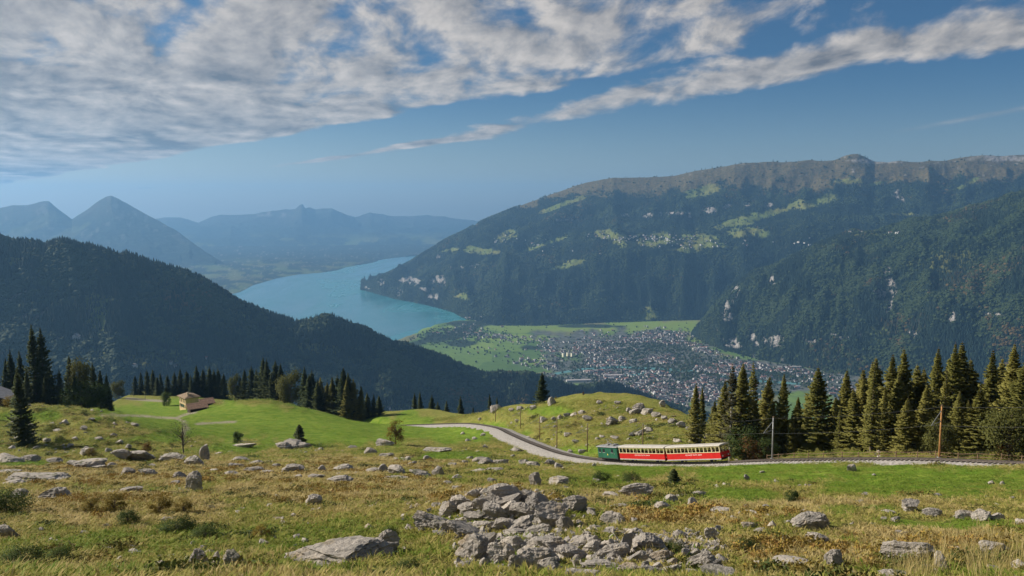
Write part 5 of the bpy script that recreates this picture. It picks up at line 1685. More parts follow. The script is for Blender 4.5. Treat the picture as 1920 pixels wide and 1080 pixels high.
# ================================================================ masts, wires, fence
M_pole = simple('weathered_pole', (0.20, 0.13, 0.075), 0.85, 0.3, 3)
M_pole_o = simple('orange_timber', (0.38, 0.19, 0.065), 0.8, 0.2, 3)
M_steel = simple('galvanised_steel', (0.26, 0.26, 0.25), 0.5, 0.15, 5, metal=0.3)
MASTS = [(1745, 857, 762, 'orange timber catenary mast with angled steel bracket by the fence', True), (1430, 858, 783, 'grey catenary mast with angled steel bracket at the end of the knoll', True), (1205, 838, 797, 'thin brown catenary mast behind the red coaches', False), (1101, 848, 796, 'wooden catenary mast with pale cap just ahead of the locomotive', False), (1044, 842, 784, 'wooden catenary mast at the foot of the bouldery slope', False), (1012, 826, 780, 'wooden catenary mast beside the middle of the track curve', False), (976, 804, 770, 'slim catenary mast on the upper bend of the track', False), (929, 791, 763, 'slim catenary mast below the flat-topped skyline boulder', False)]
tips = []
for (px, b_, t, lab, br) in MASTS:
    p = hit(px, b_)
    if br:
        # beside the track on its far side
        i = int(np.argmin(np.abs(_tpx - px)))
        sdv = TS[i] if TS[i][1] > 0 else -TS[i]
        q = TRACK[i] + sdv * 2.6
        p = np.array([q[0], q[1], float(G(q[0], q[1]))])
    top = P(px, t, p[1])
    H = max(4.5, top[2] - p[2])
    e = thing('catenary_mast', lab, 'mast', (p[0], p[1], p[2]))
    MB().tube([(0, 0, -.6), (0, 0, H * .5), (0, 0, H)], [.13, .115, .095], 10).build('pole', M_pole_o if px == 1745 else M_steel if px == 1430 else M_pole, e, smooth=True)
    i = int(np.argmin(np.linalg.norm(TRACK[:, :2] - p[:2], axis=1)))
    to = TRACK[i, :2] - p[:2]
    if np.linalg.norm(to) > 3.5:
        to = to / np.linalg.norm(to) * 2.6
    hz = H * .72
    MB().tube([(0, 0, H * .93), (to[0], to[1], hz)], .045, 6).tube([(0, 0, hz + .1), (to[0], to[1], hz)], .04, 6).tube([(to[0] * .5, to[1] * .5, H * .83), (0, 0, hz + .1)], .03, 6).build('bracket', M_steel, e)
    MB().tube([(0, 0, H), (0, 0, H + .18)], [.10, .14], 8).build('cap', M_steel if not br else M_pole, e)
    if br:
        MB().box(-.2, .2, -.2, .2, -.5, .75).build('base_plinth', M_steel, e)
    tips.append((np.array([p[0] + to[0], p[1] + to[1], p[2] + hz]), np.array([p[0], p[1], p[2] + H - .1])))
ends = [track_frame(0) + np.array([0, 0, 4.4])]
wp = [ends[0]] + [t[0] for t in tips]
mb = MB(); mc = MB()
tops = [ends[0] + np.array([0, 2.6, 1.6])] + [t[1] for t in tips]
for seq, m_ in ((wp, mb), (tops, mc)):
    for a, b_ in zip(seq[:-1], seq[1:]):
        pts = [a * (1 - t) + b_ * t - np.array([0, 0, 0.35 * 4 * t * (1 - t)]) for t in np.linspace(0, 1, 9)]
        m_.tube(pts, .010, 4)
M_wire = simple('dull_wire', (0.10, 0.10, 0.10), .7)
tag(mb.build('contact_wire', M_wire), 'contact wire hanging from the mast brackets above the track', 'wire')
tag(mc.build('feeder_wire', M_wire), 'upper wire strung between the tops of the railway masts', 'wire')

e = None
fpts = []
for s in np.arange(1.0, s_at(1385), 2.6):
    f = s / TRACK_LEN * (len(TRACK) - 1); i = int(f)
    sdv = TS[i] if TS[i][1] > 0 else -TS[i]
    q = TRACK[i] + sdv * 3.7
    fpts.append(np.array([q[0], q[1], float(G(q[0], q[1]))]))
e = thing('railway_fence', 'low grey post and rail fence on the far side of the track', 'fence', tuple(fpts[-1]))
o0 = fpts[-1]
post = None
for p in fpts:
    q = p - o0
    if post is None:
        post = MB().box(-.05, .05, -.05, .05, -.5, 1.15)
        po = post.build('post', M_pole, e)
        po.location = q
    else:
        c2 = po.copy(); COL.objects.link(c2); c2.location = q
for hz in (0.55, 1.0):
    for a, b_ in zip(fpts[:-1], fpts[1:]):
        MB().tube([a - o0 + np.array([0, -.075, hz]), b_ - o0 + np.array([0, -.075, hz])], .035, 4).build('fence_rail', M_pole, e)

# ================================================================ chalet and barn
M_plaster = simple('sandy_plaster', (0.62, 0.44, 0.23), 0.85, 0.12, 1.5)
M_plaster2 = simple('grey_plaster', (0.40, 0.31, 0.22), 0.85, 0.12, 1.5)
M_tile = simple('brown_tiles', (0.24, 0.165, 0.10), 0.85, 0.3, 2.0, bump=0.5)
M_tile_r = simple('rusty_roof', (0.19, 0.11, 0.07), 0.8, 0.3, 1.2, bump=0.4)
M_boards = simple('dark_boards', (0.05, 0.035, 0.025), 0.9, 0.3, 3)  # one even dark brown for barn, shed walls and chalet door
M_shut = simple('green_shutter', (0.04, 0.09, 0.05), 0.7, 0.2, 3)
M_slate = simple('grey_shingles', (0.22, 0.21, 0.21), 0.8, 0.25, 1.5, bump=0.5)


def chalet():
    b = hit(349, 768)
    e = thing('chalet', 'sandy two-storey chalet with hipped brown roof at the meadow edge', 'house', tuple(b), rad(43))
    a, d, h = 7.4, 5.6, 4.7         # the sunny front looks towards -x, the shaded side towards -y
    MB().box(0, a * .0 + d, 0, a, -1.5, h).build('wall', M_plaster, e)
    o = .75
    R = MB()
    c = [(-o, -o, h + .003), (d + o, -o, h + .003), (d + o, a + o, h + .003), (-o, a + o, h + .003)]
    c2 = [(x, y, z + .16) for x, y, z in c]
    r0, r1 = (d / 2, d / 2 - .9, h + 1.5), (d / 2, a - d / 2 + .9, h + 1.5)
    for q in ((c2[0], c2[1], r0), (c2[2], c2[3], r1)):
        R.poly(q)
    R.poly((c2[1], c2[2], r1, r0)); R.poly((c2[3], c2[0], r0, r1)); R.poly(c[::-1])
    for i in range(4):
        R.poly((c[i], c[(i + 1) % 4], c2[(i + 1) % 4], c2[i]))
    rf = R.build('roof', M_tile, e)
    MB().box(d * .3 - .35, d * .3 + .35, 1.6, 2.3, h + .7, h + 2.3).build('chimney', M_plaster2, rf)
    for fl, zz in ((0, 1.1), (1, 3.3)):
        for y in (1.0, 2.9, 4.8, 6.6):
            w = MB().box(-.03, -.003, y - .42, y + .42, zz - .65, zz + .65).build('window', M_glass, e)
            MB().box(-.12, -.004, y - .55, y + .55, zz - .80, zz - .66).build('sill', M_plaster2, w)
            if fl == 0 and y in (2.9, 4.8):
                for q in (-.68, .68):
                    MB().box(-.06, -.004, y + q - .2, y + q + .2, zz - .65, zz + .65).build('shutter', M_shut, w)
    dr = MB().box(-.03, -.004, 5.52, 5.88, -0.5, 1.6).build('door', M_boards, e)
    # sheds stepping down on the shaded side
    return e, b


CH, CHB = chalet()


def shed(px, py, rz, L, W, H, roofm, label):
    b = hit(px, py)
    e = thing('lean_to_shed', label, 'shed', tuple(b), rz)
    MB().box(0, L, 0, W, -1.2, H).build('wall', M_boards, e)
    R = MB()
    q = [(-.5, -.6, H - .25), (L + .5, -.6, H - .25), (L + .5, W + .4, H + 1.25), (-.5, W + .4, H + 1.25)]
    q2 = [(x, y, z + .14) for x, y, z in q]
    R.poly(q2); R.poly(q[::-1])
    for i in range(4):
        R.poly((q[i], q[(i + 1) % 4], q2[(i + 1) % 4], q2[i]))
    R.build('roof', roofm, e)
    for x in (.2, L - .2):
        MB().box(x - .1, x + .1, -.5, -.3, -1.2, H - .3).build('post', M_plaster2, e)
    return e


shed(355, 774, rad(35), 7.0, 3.4, 1.5, M_tile_r, 'long low shed with rusty roof joined to the chalet')
shed(378, 764, rad(33), 5.0, 3.2, 1.5, M_tile_r, 'small orange-roofed shed behind the long low shed')


def barn():
    t = P(-18, 752, 214)
    z0 = float(G(t[0], t[1]))
    e = thing('barn', 'dark barn with grey shingle roof at the edge of the mound', 'barn', (t[0], t[1], z0), rad(-62))
    H = 3.2; L, W = 12.0, 9.0
    MB().box(-L / 2, L / 2, -W / 2, W / 2, -1.5, H).build('wall', M_boards, e)
    R = MB()
    for sg in (-1, 1):
        q = [(-L / 2 - .7, sg * (W / 2 + .9), H - .3), (L / 2 + .7, sg * (W / 2 + .9), H - .3), (L / 2 + .7, 0, H + 2.6), (-L / 2 - .7, 0, H + 2.6)]
        q2 = [(x, y, z + .18) for x, y, z in q]
        R.poly(q); R.poly(q2)
        for i in range(4):
            R.poly((q[i], q[(i + 1) % 4], q2[(i + 1) % 4], q2[i]))
    for x in (-L / 2, L / 2):
        pass
    R.build('roof', M_slate, e)
    G_ = MB()
    for x in (-L / 2 - .004, L / 2 + .004):
        G_.poly([(x, -W / 2, H), (x, W / 2, H), (x, 0, H + 2.4)])
    G_.build('gable', M_boards, e)


barn()
for (px, py, lab) in [(250, 735, 'bare pale tree stump post beyond the upper meadow'), (272, 742, 'leaning pale post at the edge of the upper meadow')]:
    b = hit(px, py + 8)
    tag(MB().tube([(b[0], b[1], b[2] - .3), (b[0] + .1, b[1], b[2] + 2.8)], [.14, .09], 7).build('post', M_steel), lab, 'post')

# ================================================================ the town in the valley
def house_variant(L, W, H, rh, name):
    v = [(-L / 2, -W / 2, -2), (L / 2, -W / 2, -2), (L / 2, W / 2, -2), (-L / 2, W / 2, -2), (-L / 2, -W / 2, H), (L / 2, -W / 2, H), (L / 2, W / 2, H), (-L / 2, W / 2, H), (-L / 2, 0, H + rh), (L / 2, 0, H + rh),
         (-L / 2 - .8, -W / 2 - .9, H - .5), (L / 2 + .8, -W / 2 - .9, H - .5), (L / 2 + .8, 0, H + rh + .15), (-L / 2 - .8, 0, H + rh + .15), (-L / 2 - .8, W / 2 + .9, H - .5), (L / 2 + .8, W / 2 + .9, H - .5)]
    f = [(0, 1, 5, 4), (1, 2, 6, 5), (2, 3, 7, 6), (3, 0, 4, 7), (4, 7, 8), (5, 9, 6), (10, 11, 12, 13), (13, 12, 15, 14)]
    mi = [0] * 6 + [1, 1]
    return np.array(v), f, mi


def town_mats(typ):
    def rnd(nt):
        if typ == 'obj':
            return nt.node('ShaderNodeObjectInfo').outputs['Random']
        return nt.attr('tint').outputs[2]
    out = []
    m, nt, b = mat('town_wall_' + typ)
    r = rnd(nt)
    c = nt.mix(nt.smooth(r, .1, .9), (0.26, 0.25, 0.24), (0.62, 0.58, 0.53))
    nt.put(b.inputs['Base Color'], c); b.inputs['Roughness'].default_value = .8
    out.append(m)
    m, nt, b = mat('town_roof_' + typ)
    r = nt.m('FRACT', nt.m('MULTIPLY', rnd(nt), 7.31))
    c = nt.mix(nt.smooth(r, .2, .5), (0.085, 0.065, 0.058), (0.14, 0.125, 0.12))
    c = nt.mix(nt.smooth(r, .55, .62), c, (0.24, 0.105, 0.075))
    c = nt.mix(nt.smooth(r, .84, .90), c, (0.34, 0.33, 0.33))
    nt.put(b.inputs['Base Color'], c); b.inputs['Roughness'].default_value = .7
    out.append(m)
    return out


TM_OBJ, TM_STUFF = town_mats('obj'), town_mats('stuff')
VARS = [house_variant(12, 10, 7, 3.6, 'a'), house_variant(16, 11, 9, 4, 'b'), house_variant(10, 9, 6, 3.4, 'c'), house_variant(24, 12, 12, 3.5, 'd'), house_variant(34, 16, 8, 3.0, 'e')]
VM = [new_mesh('town_house', v, f, TM_OBJ, smooth=False, midx=mi) for v, f, mi in VARS]
hr = np.random.default_rng(17)
SPOTS = [((1190, 655), (70, 14), 620), ((1245, 645), (60, 12), 420), ((1250, 685), (80, 16), 700), ((1320, 720), (50, 22), 620), ((1235, 725), (45, 10), 300), ((1270, 745), (45, 14), 260), ((1420, 700), (70, 7), 260), ((1510, 698), (60, 5), 130), ((1090, 690), (35, 8), 130), ((940, 632), (26, 3), 40), ((905, 660), (30, 5), 10), ((890, 604), (25, 4), 50), ((980, 640), (40, 4), 40), ((1000, 678), (30, 5), 26), ((870, 625), (25, 7), 30), ((1250, 628), (25, 4), 80), ((1110, 710), (50, 5), 110), ((1350, 690), (50, 12), 300), ((1640, 720), (90, 12), 160), ((1060, 660), (30, 6), 60)]
pos, kinds = [], []
for c, s, n in SPOTS:
    n = int(n * 1.8)
    p = np.c_[hr.normal(c[0], s[0], n), hr.normal(c[1], s[1], n)]
    pos.append(p)
pos = np.vstack(pos)
pos = pos[(pos[:, 1] > 597) & (pos[:, 1] < 790) & (pos[:, 1] < 770 + (pos[:, 0] - 1300) * .2)]
base_py = np.interp(pos[:, 0], [880, 1000, 1130, 1290, 1320, 1350, 1420, 1500, 1560, 1700, 1920], [608, 617, 612, 610, 648, 662, 680, 693, 706, 722, 740])
pos = pos[pos[:, 1] > base_py]
W3 = PZ(pos[:, 0], pos[:, 1], FLOOR_Z)
# parks, the river and open lots stay free of houses
park = fbm(W3[:, 0] / 210, W3[:, 1] / 260, octv=3, seed=611)
riv = np.minimum(np.abs(pos[:, 1] - np.interp(pos[:, 0], [1040, 1090, 1150, 1220, 1290, 1400, 1500], [703, 694, 690, 693, 697, 715, 722])), 99)
street = np.minimum(np.abs(((W3[:, 0] * .955 + W3[:, 1] * .296) / 95) % 1 - .5), np.abs(((W3[:, 1] * .955 - W3[:, 0] * .296) / 130) % 1 - .5))
okh = (park > -0.22) & (riv > 3.0) & (street > 0.07)
pos, W3 = pos[okh], W3[okh]
# thin out houses that would stand in one another
keep, cells = [], {}
for i in range(len(W3)):
    k = (int(W3[i, 0] // 15), int(W3[i, 1] // 15))
    if k in cells:
        continue
    cells[k] = 1
    keep.append(i)
pos, W3 = pos[keep], W3[keep]
vis = pos[:, 1] < np.interp(pos[:, 0], [735, 800, 900, 960, 1010, 1080, 1150, 1200, 1260, 1345], [645, 655, 688, 694, 698, 716, 708, 730, 752, 785])
big = np.argsort(W3[:, 1] + np.where(vis, 0, 1e5))
nvar = hr.choice(5, len(W3), p=[.36, .26, .22, .12, .04])
yaw = hr.choice([0.3, 0.3 + 1.57, 0.6, -0.2], len(W3)) + hr.normal(0, .1, len(W3))
ind = set(big[:290].tolist())
SV, SF, SM, ST = [], [], [], []
for i in range(len(W3)):
    if i in ind:
        o = link('town_house', VM[nvar[i]], None, tuple(W3[i]), (0, 0, float(yaw[i])))
        lab = ['pale small gabled house', 'pale mid-sized gabled house', 'little pale gabled cottage', 'long tall pale town building', 'large flat hall'][nvar[i]] + ' near the wooded end of the valley town'
        tag(o, lab, 'house', 'houses of the valley town')
    else:
        v, f, mi = VARS[nvar[i]]
        c, s = math.cos(yaw[i]), math.sin(yaw[i])
        b0 = len(SV)
        SV += [(x * c - y * s + W3[i, 0], x * s + y * c + W3[i, 1], z + W3[i, 2]) for x, y, z in v]
        SF += [tuple(b0 + q for q in fc) for fc in f]
        SM += mi
        ST += [hr.random()] * len(v)


def add_stuff_house(p, k, yawv):
    v, f, mi = VARS[k]
    c, s = math.cos(yawv), math.sin(yawv)
    b0 = len(SV)
    SV.extend([(x * c - y * s + p[0], x * s + y * c + p[1], z + p[2]) for x, y, z in v])
    SF.extend([tuple(b0 + q for q in fc) for fc in f])
    SM.extend(mi)
    ST.extend([0.6 + .4 * hr.random()] * len(v))


def on_sheet(S, px, py):
    m = S.rid > 1.0
    d = (S.px[m] - px) ** 2 + (S.py[m] - py) ** 2
    i = np.unravel_index(d.argmin(), d.shape)
    return S.V[m][i]


for (cx, cy, sx, sy, n) in [(1235, 447, 35, 3, 40), (1180, 447, 30, 4, 22), (1130, 446, 30, 5, 16), (1320, 455, 40, 5, 22), (1280, 462, 30, 4, 14), (1030, 462, 40, 6, 16), (940, 452, 20, 5, 8), (1480, 458, 25, 4, 6), (870, 600, 12, 2, 16)]:
    for _ in range(n):
        add_stuff_house(on_sheet(long_mt, hr.normal(cx, sx), hr.normal(cy, sy)) + np.array([0, -8, 2]), int(hr.choice([0, 1, 3])), hr.uniform(0, 3))
for (cx, cy, n) in [(1680, 439, 3), (1610, 437, 3)]:
    for _ in range(n):
        add_stuff_house(on_sheet(steep, hr.normal(cx, 8), cy) + np.array([0, -8, 4]), 3, hr.uniform(0, 3))
for (cx, cy, sx, sy, n) in [(740, 770, 25, 5, 14), (140, 636, 10, 4, 5), (420, 562, 3, 2, 2), (300, 690, 40, 10, 6)]:
    for _ in range(n):
        add_stuff_house(on_sheet(ridge, hr.normal(cx, sx), hr.normal(cy, sy)) + np.array([0, -4, 2]), 0, hr.uniform(0, 3))
me = new_mesh('distant_houses', SV, SF, TM_STUFF, smooth=False, midx=SM)
fattr(me, 'tint', ST)
tag(link('distant_houses', me), 'dense scatter of small pale houses spread over the valley floor and terraces', 'houses', kind='stuff')
# three tower blocks and some long halls
for k, (px, py) in enumerate([(1057, 669), (1065, 668), (1073, 669)]):
    w = PZ(px, py, FLOOR_Z)
    e = thing('apartment_tower', ['cream tower block at the meadow side of the row of three', 'cream tower block in the middle of the row of three', 'cream tower block at the town side of the row of three'][k], 'building', tuple(w), .5, 'row of three tower blocks')
    MB().box(-9, 9, -8, 8, -2, 27).build('wall', simple('cream_tower', (0.72, 0.66, 0.48), .8), e)
    MB().box(-9.6, 9.6, -8.6, 8.6, 27.01, 28).build('roof', M_grey, e)
for k, (px, py, L, W_, H_, lab) in enumerate([(1085, 715, 150, 30, 9, 'long grey factory hall at the foot of the wooded ridge'), (1150, 706, 120, 34, 10, 'pale long flat hall beside the river'), (1110, 697, 110, 24, 8, 'tan long hall in the fields by the river'), (1480, 690, 160, 20, 9, 'long white hall under the steep mountain'), (1165, 655, 60, 24, 11, 'broad pale roof in the middle of town'), (1310, 655, 90, 22, 10, 'long pale building close to the mountain foot')]):
    w = PZ(px, py, FLOOR_Z)
    e = thing('industrial_hall', lab, 'building', tuple(w), .12)
    MB().box(-L / 2, L / 2, -W_ / 2, W_ / 2, -2, H_).build('wall', simple('hall_wall', (0.55, 0.52, 0.48), .8), e)
    MB().box(-L / 2 - 1, L / 2 + 1, -W_ / 2 - 1, W_ / 2 + 1, H_ + .01, H_ + 1.2).build('roof', simple('hall_roof', (0.38, 0.34, 0.32), .7), e)
# church spire
w = PZ(1236, 703, FLOOR_Z)
e = thing('church', 'white church with pointed spire among the town houses', 'church', tuple(w), .4)
MB().box(-4, 4, -4, 4, -2, 26).build('tower', M_white, e)
MB().poly([(-4.3, -4.3, 26.01), (4.3, -4.3, 26.01), (0, 0, 48)]).poly([(4.3, -4.3, 26.01), (4.3, 4.3, 26.01), (0, 0, 48)]).poly([(4.3, 4.3, 26.01), (-4.3, 4.3, 26.01), (0, 0, 48)]).poly([(-4.3, 4.3, 26.01), (-4.3, -4.3, 26.01), (0, 0, 48)]).build('spire', M_slate, e)
MB().box(4.01, 26, -7, 7, -2, 11).build('nave', M_white, e)
MB().poly([(4.02, -7.6, 10.9), (26.5, -7.6, 10.9), (26.5, 0, 18), (4.02, 0, 18)]).poly([(4.02, 7.6, 10.9), (26.5, 7.6, 10.9), (26.5, 0, 18), (4.02, 0, 18)]).build('roof', M_slate, e)
# trees and hedges between the houses and along the shore
tp = []
for c, s, n in SPOTS:
    k = int(n * 1.2) + 8
    tp.append(np.c_[hr.normal(c[0], s[0], k), hr.normal(c[1], s[1], k)])
tp.append(np.c_[hr.normal(845, 40, 700), hr.normal(628, 9, 700)])
tp.append(np.c_[hr.uniform(760, 1300, 140), hr.uniform(604, 690, 140)])
tp.append(np.c_[hr.uniform(1330, 1560, 500), hr.normal(710, 10, 500)])
tp = np.vstack(tp)
tp = tp[(tp[:, 1] > np.interp(tp[:, 0], *SHORE) + 3) | (tp[:, 0] > 892)]
tp = tp[(tp[:, 1] > 606) & (tp[:, 1] < 790)]
tw = PZ(tp[:, 0], tp[:, 1], FLOOR_Z - 1)
hh = hr.uniform(6, 15, len(tw))
tag(scatter('valley_trees', tw, hh, hr.uniform(0, 6.28, len(tw)), hr.random(len(tw)), PR_BRD), 'small round trees dotted between the valley houses and along the shore', 'trees', kind='stuff')
# ================================================================ grass and ground cover
def grass_mat(name, cols, trans=0.25):
    m, nt, b = mat(name)
    t = nt.attr('tint', 'INSTANCER').outputs[2]
    geo = nt.node('ShaderNodeNewGeometry')
    rp = nt.node('ShaderNodeValToRGB')
    el = rp.color_ramp.elements
    while len(el) < len(cols):
        el.new(0.5)
    for i, (p, c) in enumerate(cols):
        el[i].position = p
        el[i].color = (*c, 1)
    rn = geo.outputs['Random Per Island']
    nt.put(rp.inputs[0], nt.m('ADD', t, nt.m('MULTIPLY', nt.m('SUBTRACT', rn, 0.5), 0.30), clamp=True))
    nt.put(b.inputs['Base Color'], rp.outputs[0])
    b.inputs['Roughness'].default_value = 0.75
    b.inputs['Specular IOR Level'].default_value = 0.15
    tr = nt.node('ShaderNodeBsdfTranslucent')
    nt.put(tr.inputs[0], rp.outputs[0])
    mx = nt.node('ShaderNodeMixShader')
    mx.inputs[0].default_value = trans
    nt.l.new(b.outputs[0], mx.inputs[1]); nt.l.new(tr.outputs[0], mx.inputs[2])
    nt.l.new(mx.outputs[0], nt.n['Material Output'].inputs[0])
    return m


GCOL = [(0.0, (0.140, 0.225, 0.022)), (0.25, (0.210, 0.250, 0.038)), (0.5, (0.330, 0.300, 0.072)), (0.75, (0.450, 0.355, 0.125)), (1.0, (0.530, 0.415, 0.185))]
M_gr = grass_mat('grass_blades', GCOL, 0.35)
M_hb = grass_mat('low_shrub_leaves', [(0.0, (0.045, 0.075, 0.018)), (0.35, (0.085, 0.095, 0.022)), (0.6, (0.165, 0.120, 0.028)), (0.8, (0.330, 0.235, 0.045)), (1.0, (0.300, 0.180, 0.055))], 0.15)


def tuft(seed, n, h, rad_, wid, lean, name, m):
    r = np.random.default_rng(seed)
    V, F = [], []
    for i in range(n):
        a = r.uniform(0, 6.28); q = rad_ * math.sqrt(r.random())
        p = np.array([q * math.cos(a), q * math.sin(a), -0.03])
        b = r.uniform(0, 6.28)
        side = np.array([math.cos(b), math.sin(b), 0]) * wid * r.uniform(.7, 1.2)
        out = np.array([math.cos(a), math.sin(a), 0]) * lean * r.uniform(.2, 1.3) + r.normal(0, .12, 3) * [1, 1, 0]
        hh = h * r.uniform(.55, 1.15)
        b0 = len(V)
        mid = p + np.array([0, 0, hh * .6]) + out * hh * .35
        tip = p + np.array([0, 0, hh * .92]) + out * hh * .95
        V += [p - side, p + side, mid + side * .8, mid - side * .8, tip]
        F += [(b0, b0 + 1, b0 + 2, b0 + 3), (b0 + 3, b0 + 2, b0 + 4)]
    me = new_mesh(name, V, F, [m], smooth=False)
    return bpy.data.objects.new(name, me)


def clump(seed, n, rad_, h, leaf, name, m):
    r = np.random.default_rng(seed)
    V, F = [], []
    for i in range(n):
        d = r.normal(0, 1, 3); d[2] = abs(d[2]); d /= np.linalg.norm(d)
        p = d * np.array([rad_, rad_, h]) * r.uniform(.55, 1.05)
        a = r.normal(0, 1, 3); a /= np.linalg.norm(a)
        b = np.cross(a, r.normal(0, 1, 3)); b /= np.linalg.norm(b)
        s = leaf * r.uniform(.6, 1.4)
        b0 = len(V)
        V += [p - a * s, p + b * s * .6, p + a * s, p - b * s * .6]
        F.append((b0, b0 + 1, b0 + 2, b0 + 3))
    me = new_mesh(name, V, np.array(F, np.int32), [m], smooth=False)
    return bpy.data.objects.new(name, me)


T_A = tuft(1, 20, .24, .26, .014, .75, 'grass_tuft', M_gr)
T_B = tuft(2, 16, .34, .20, .012, .6, 'dry_tuft', M_gr)
T_C = tuft(3, 9, 1.0, .16, .006, .28, 'tall_straw', M_gr)
C_A = clump(4, 90, .42, .26, .055, 'low_shrub', M_hb)
C_B = clump(5, 120, .55, .42, .06, 'low_shrub_tall', M_hb)
gr = np.random.default_rng(91)


def field(n, d0, d1, pw, seed):
    r = np.random.default_rng(seed)
    u = r.random(n)
    d = (d0 ** (pw + 1) + u * (d1 ** (pw + 1) - d0 ** (pw + 1))) ** (1 / (pw + 1))
    x = (r.uniform(-330, 2250, n) - 960) / FPX * (d + 6)
    p = np.stack([x, d, G(x, d)], -1)
    px, py = proj(p)
    tdist, _ = track_dist(x, d)
    edge = d < np.interp(px, *EDGE) - 4
    return p, px, py, (tdist > 4.6) & edge, r


def masks(px, py):
    return patches(px, py, LUSH, seed=321), patches(px, py, OCHRE, seed=322), patches(px, py, [(560, 800, 280, 34, .04), (300, 775, 100, 30), (1560, 885, 400, 16), (860, 815, 110, 20), (700, 815, 130, 14)], seed=323)


def lay(name, proto, n, d0, d1, pw, seed, fn, label):
    p, px, py, ok, r = field(n, d0, d1, pw, seed)
    lush, och, mead = masks(px, py)
    keep, tint, sc = fn(p, px, py, lush, och, mead, r)
    k = ok & keep
    o = scatter(name, p[k], sc[k], r.uniform(0, 6.28, k.sum()), np.clip(tint[k], 0, 1), proto, tilt=r.normal(0, .12, (k.sum(), 2)))
    tag(o, label, 'grass', kind='stuff')


def f_a(p, px, py, lush, och, mead, r):
    n = len(p)
    big = fbm(p[:, 0] / 7, p[:, 1] / 7, octv=4, seed=401)
    tint = 0.37 + 0.36 * och - 0.38 * lush + 0.42 * big + 0.34 * fbm(p[:, 0] / 1.1, p[:, 1] / 1.1, octv=2, seed=431) + r.normal(0, .12, n)
    keep = r.random(n) > np.clip(mead * np.where(px > 1150, 0.4, 0.8), 0, 0.92)
    sc = (0.62 + p[:, 1] / 90) * r.uniform(.7, 1.3, n) * (1 - 0.45 * lush)
    return keep, tint, np.stack([sc * 1.5, sc * 1.5, np.minimum(sc, 1.2) * 0.34], 1)


def f_b(p, px, py, lush, och, mead, r):
    n = len(p)
    big = fbm(p[:, 0] / 4, p[:, 1] / 4, octv=4, seed=402)
    tint = 0.62 + 0.28 * och + 0.25 * big + r.normal(0, .08, n)
    keep = (big + 0.5 * och - 0.7 * lush - mead + r.normal(0, .2, n)) > 0.34
    sc = (0.6 + p[:, 1] / 100) * r.uniform(.7, 1.3, n)
    return keep, tint, np.stack([sc * 1.4, sc * 1.4, np.minimum(sc, 1.2) * 0.55], 1)


def f_c(p, px, py, lush, och, mead, r):
    n = len(p)
    tall = patches(px, py, [(1840, 1055, 90, 45), (1720, 1075, 60, 18)], seed=404)
    keep = (tall + r.normal(0, .25, n)) > 0.8
    return keep, 0.85 + r.normal(0, .08, n), r.uniform(.6, 1.15, n)


def f_d(p, px, py, lush, och, mead, r):
    n = len(p)
    cl = fbm(p[:, 0] / 3.2, p[:, 1] / 3.2, octv=4, seed=403)
    kind = fbm(p[:, 0] / 9, p[:, 1] / 9, octv=3, seed=405)
    keep = (cl + 0.35 * och - 0.45 * lush - 1.2 * mead + r.normal(0, .12, n)) > 0.44
    tint = 0.30 + 0.5 * kind + 0.32 * och + r.normal(0, .12, n)
    sc = (0.45 + p[:, 1] / 130) * r.uniform(.5, 1.3, n)
    return keep, tint, np.stack([sc * 1.2, sc * 1.2, sc * .65], 1)


lay('grass', T_A, 210000, 7, 330, -0.25, 501, f_a, 'short mixed green and straw coloured grass covering the pasture')
lay('dry_grass', T_B, 120000, 7, 210, -0.3, 502, f_b, 'patches of dry yellow grass in the pasture')
lay('tall_grass', T_C, 8000, 9, 40, 0.0, 503, f_c, 'tall bleached grass stalks in the lower pasture')
lay('low_shrubs', C_A, 70000, 8, 260, -0.15, 504, f_d, 'low cover of bilberry and heather in dark olive and ochre')
lay('taller_shrubs', C_B, 16000, 8, 120, 0.0, 505, lambda p, px, py, l, o, m, r: ((fbm(p[:, 0] / 5, p[:, 1] / 5, octv=3, seed=407) + .30 * o - l - m) > 0.46, 0.35 + 0.55 * o + r.normal(0, .15, len(p)), r.uniform(.5, 1.1, len(p)) * (0.7 + p[:, 1] / 200)), 'taller ochre and olive shrub patches in the pasture')
def f_e(p, px, py, lush, och, mead, r):
    n = len(p)
    cl = fbm(p[:, 0] / 2.4, p[:, 1] / 1.8, octv=4, gain=.6, seed=441)
    keep = (cl - 0.5 * lush - mead - 0.25 * sstep(px, 1100, 1500) + r.normal(0, .06, n)) > 0.47
    sc = r.uniform(.45, 1.0, n) * (0.7 + p[:, 1] / 120)
    return keep, 0.05 + 0.5 * r.random(n) ** 2, np.stack([sc, sc, sc * .6], 1)


lay('heather_tangles', C_B, 60000, 12, 110, -0.1, 507, f_e, 'dark tangles of heather and bilberry in the lower pasture')
# little stones in the turf
STONE = bpy.data.objects.new('stone', ROCKS[3])


def f_s(p, px, py, lush, och, mead, r):
    n = len(p)
    cl = fbm(p[:, 0] / 6, p[:, 1] / 6, octv=3, seed=408)
    keep = (cl - 0.4 * lush - .6 * mead + r.normal(0, .15, n)) > 0.22
    return keep, r.random(n), np.stack([r.uniform(.15, .55, n) * (0.7 + p[:, 1] / 110)] * 2 + [r.uniform(.12, .32, n) * (0.7 + p[:, 1] / 110)], 1)


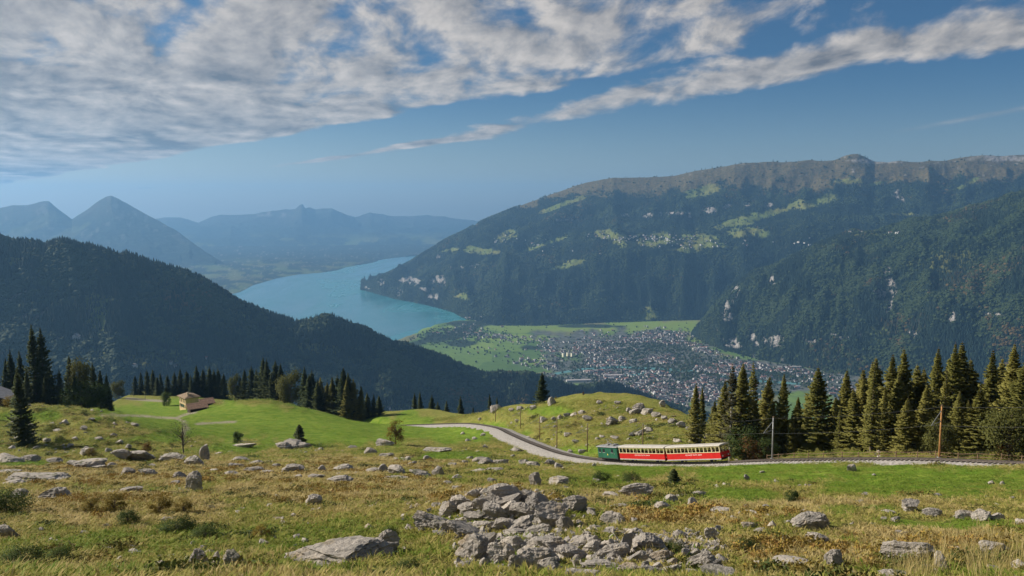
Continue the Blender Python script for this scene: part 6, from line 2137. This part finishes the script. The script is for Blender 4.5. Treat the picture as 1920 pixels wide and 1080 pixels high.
p, px, py, ok, r = field(9000, 9, 260, 0.1, 506)
l_, o_, m_ = masks(px, py)
k_, t_, s_ = f_s(p, px, py, l_, o_, m_, r)
k_ &= ok
tag(scatter('small_stones', p[k_], s_[k_], r.uniform(0, 6.28, k_.sum()), t_[k_], STONE, tilt=r.normal(0, .3, (k_.sum(), 2))), 'small loose limestone stones scattered through the grass', 'stones', kind='stuff')

# rubble between the boulders of the pile
rq = np.random.default_rng(61)
qx = np.r_[rq.normal(950, 70, 450), rq.uniform(850, 1370, 600)]
qy = np.r_[rq.uniform(925, 1005, 450), rq.uniform(1012, 1079, 600)]
qd = np.interp(qy, [920, 945, 1000, 1080], [40, 37, 29.5, 21.5])
qw = np.stack([(qx - 960) / FPX * qd, qd + rq.normal(0, .6, len(qd)), qd], -1)
qw[:, 2] = G(qw[:, 0], qw[:, 1]) + .03
qs = rq.uniform(.12, .5, len(qw))
tag(scatter('rubble', qw, np.stack([qs, qs * .8, qs * .7], 1), rq.uniform(0, 6.28, len(qw)), rq.random(len(qw)), STONE, tilt=rq.normal(0, .5, (len(qw), 2))), 'broken limestone rubble filling the gaps of the big rock pile', 'rubble', kind='stuff')
# ---------------------------------------------------------------- haze: one closed box of even, pale air
def make_haze():
    m = bpy.data.materials.new('haze')
    m.use_nodes = True
    nt = NT(m.node_tree)
    nt.n.clear()
    out = nt.node('ShaderNodeOutputMaterial')
    v = nt.node('ShaderNodeVolumePrincipled')
    v.inputs['Color'].default_value = (0.28, 0.59, 1.0, 1)
    v.inputs['Density'].default_value = 4.5e-5
    v.inputs['Anisotropy'].default_value = 0.28
    nt.l.new(v.outputs[0], out.inputs['Volume'])
    x0, x1, y0, y1, z0, z1 = -32000, 32000, -900, 34000, -1080, 960
    V = [(x, y, z) for z in (z0, z1) for y in (y0, y1) for x in (x0, x1)]
    F = [(0, 2, 3, 1), (4, 5, 7, 6), (0, 1, 5, 4), (2, 6, 7, 3), (0, 4, 6, 2), (1, 3, 7, 5)]
    tag(link('haze', new_mesh('haze', V, F, [m], smooth=False)), kind='stuff')


make_haze()
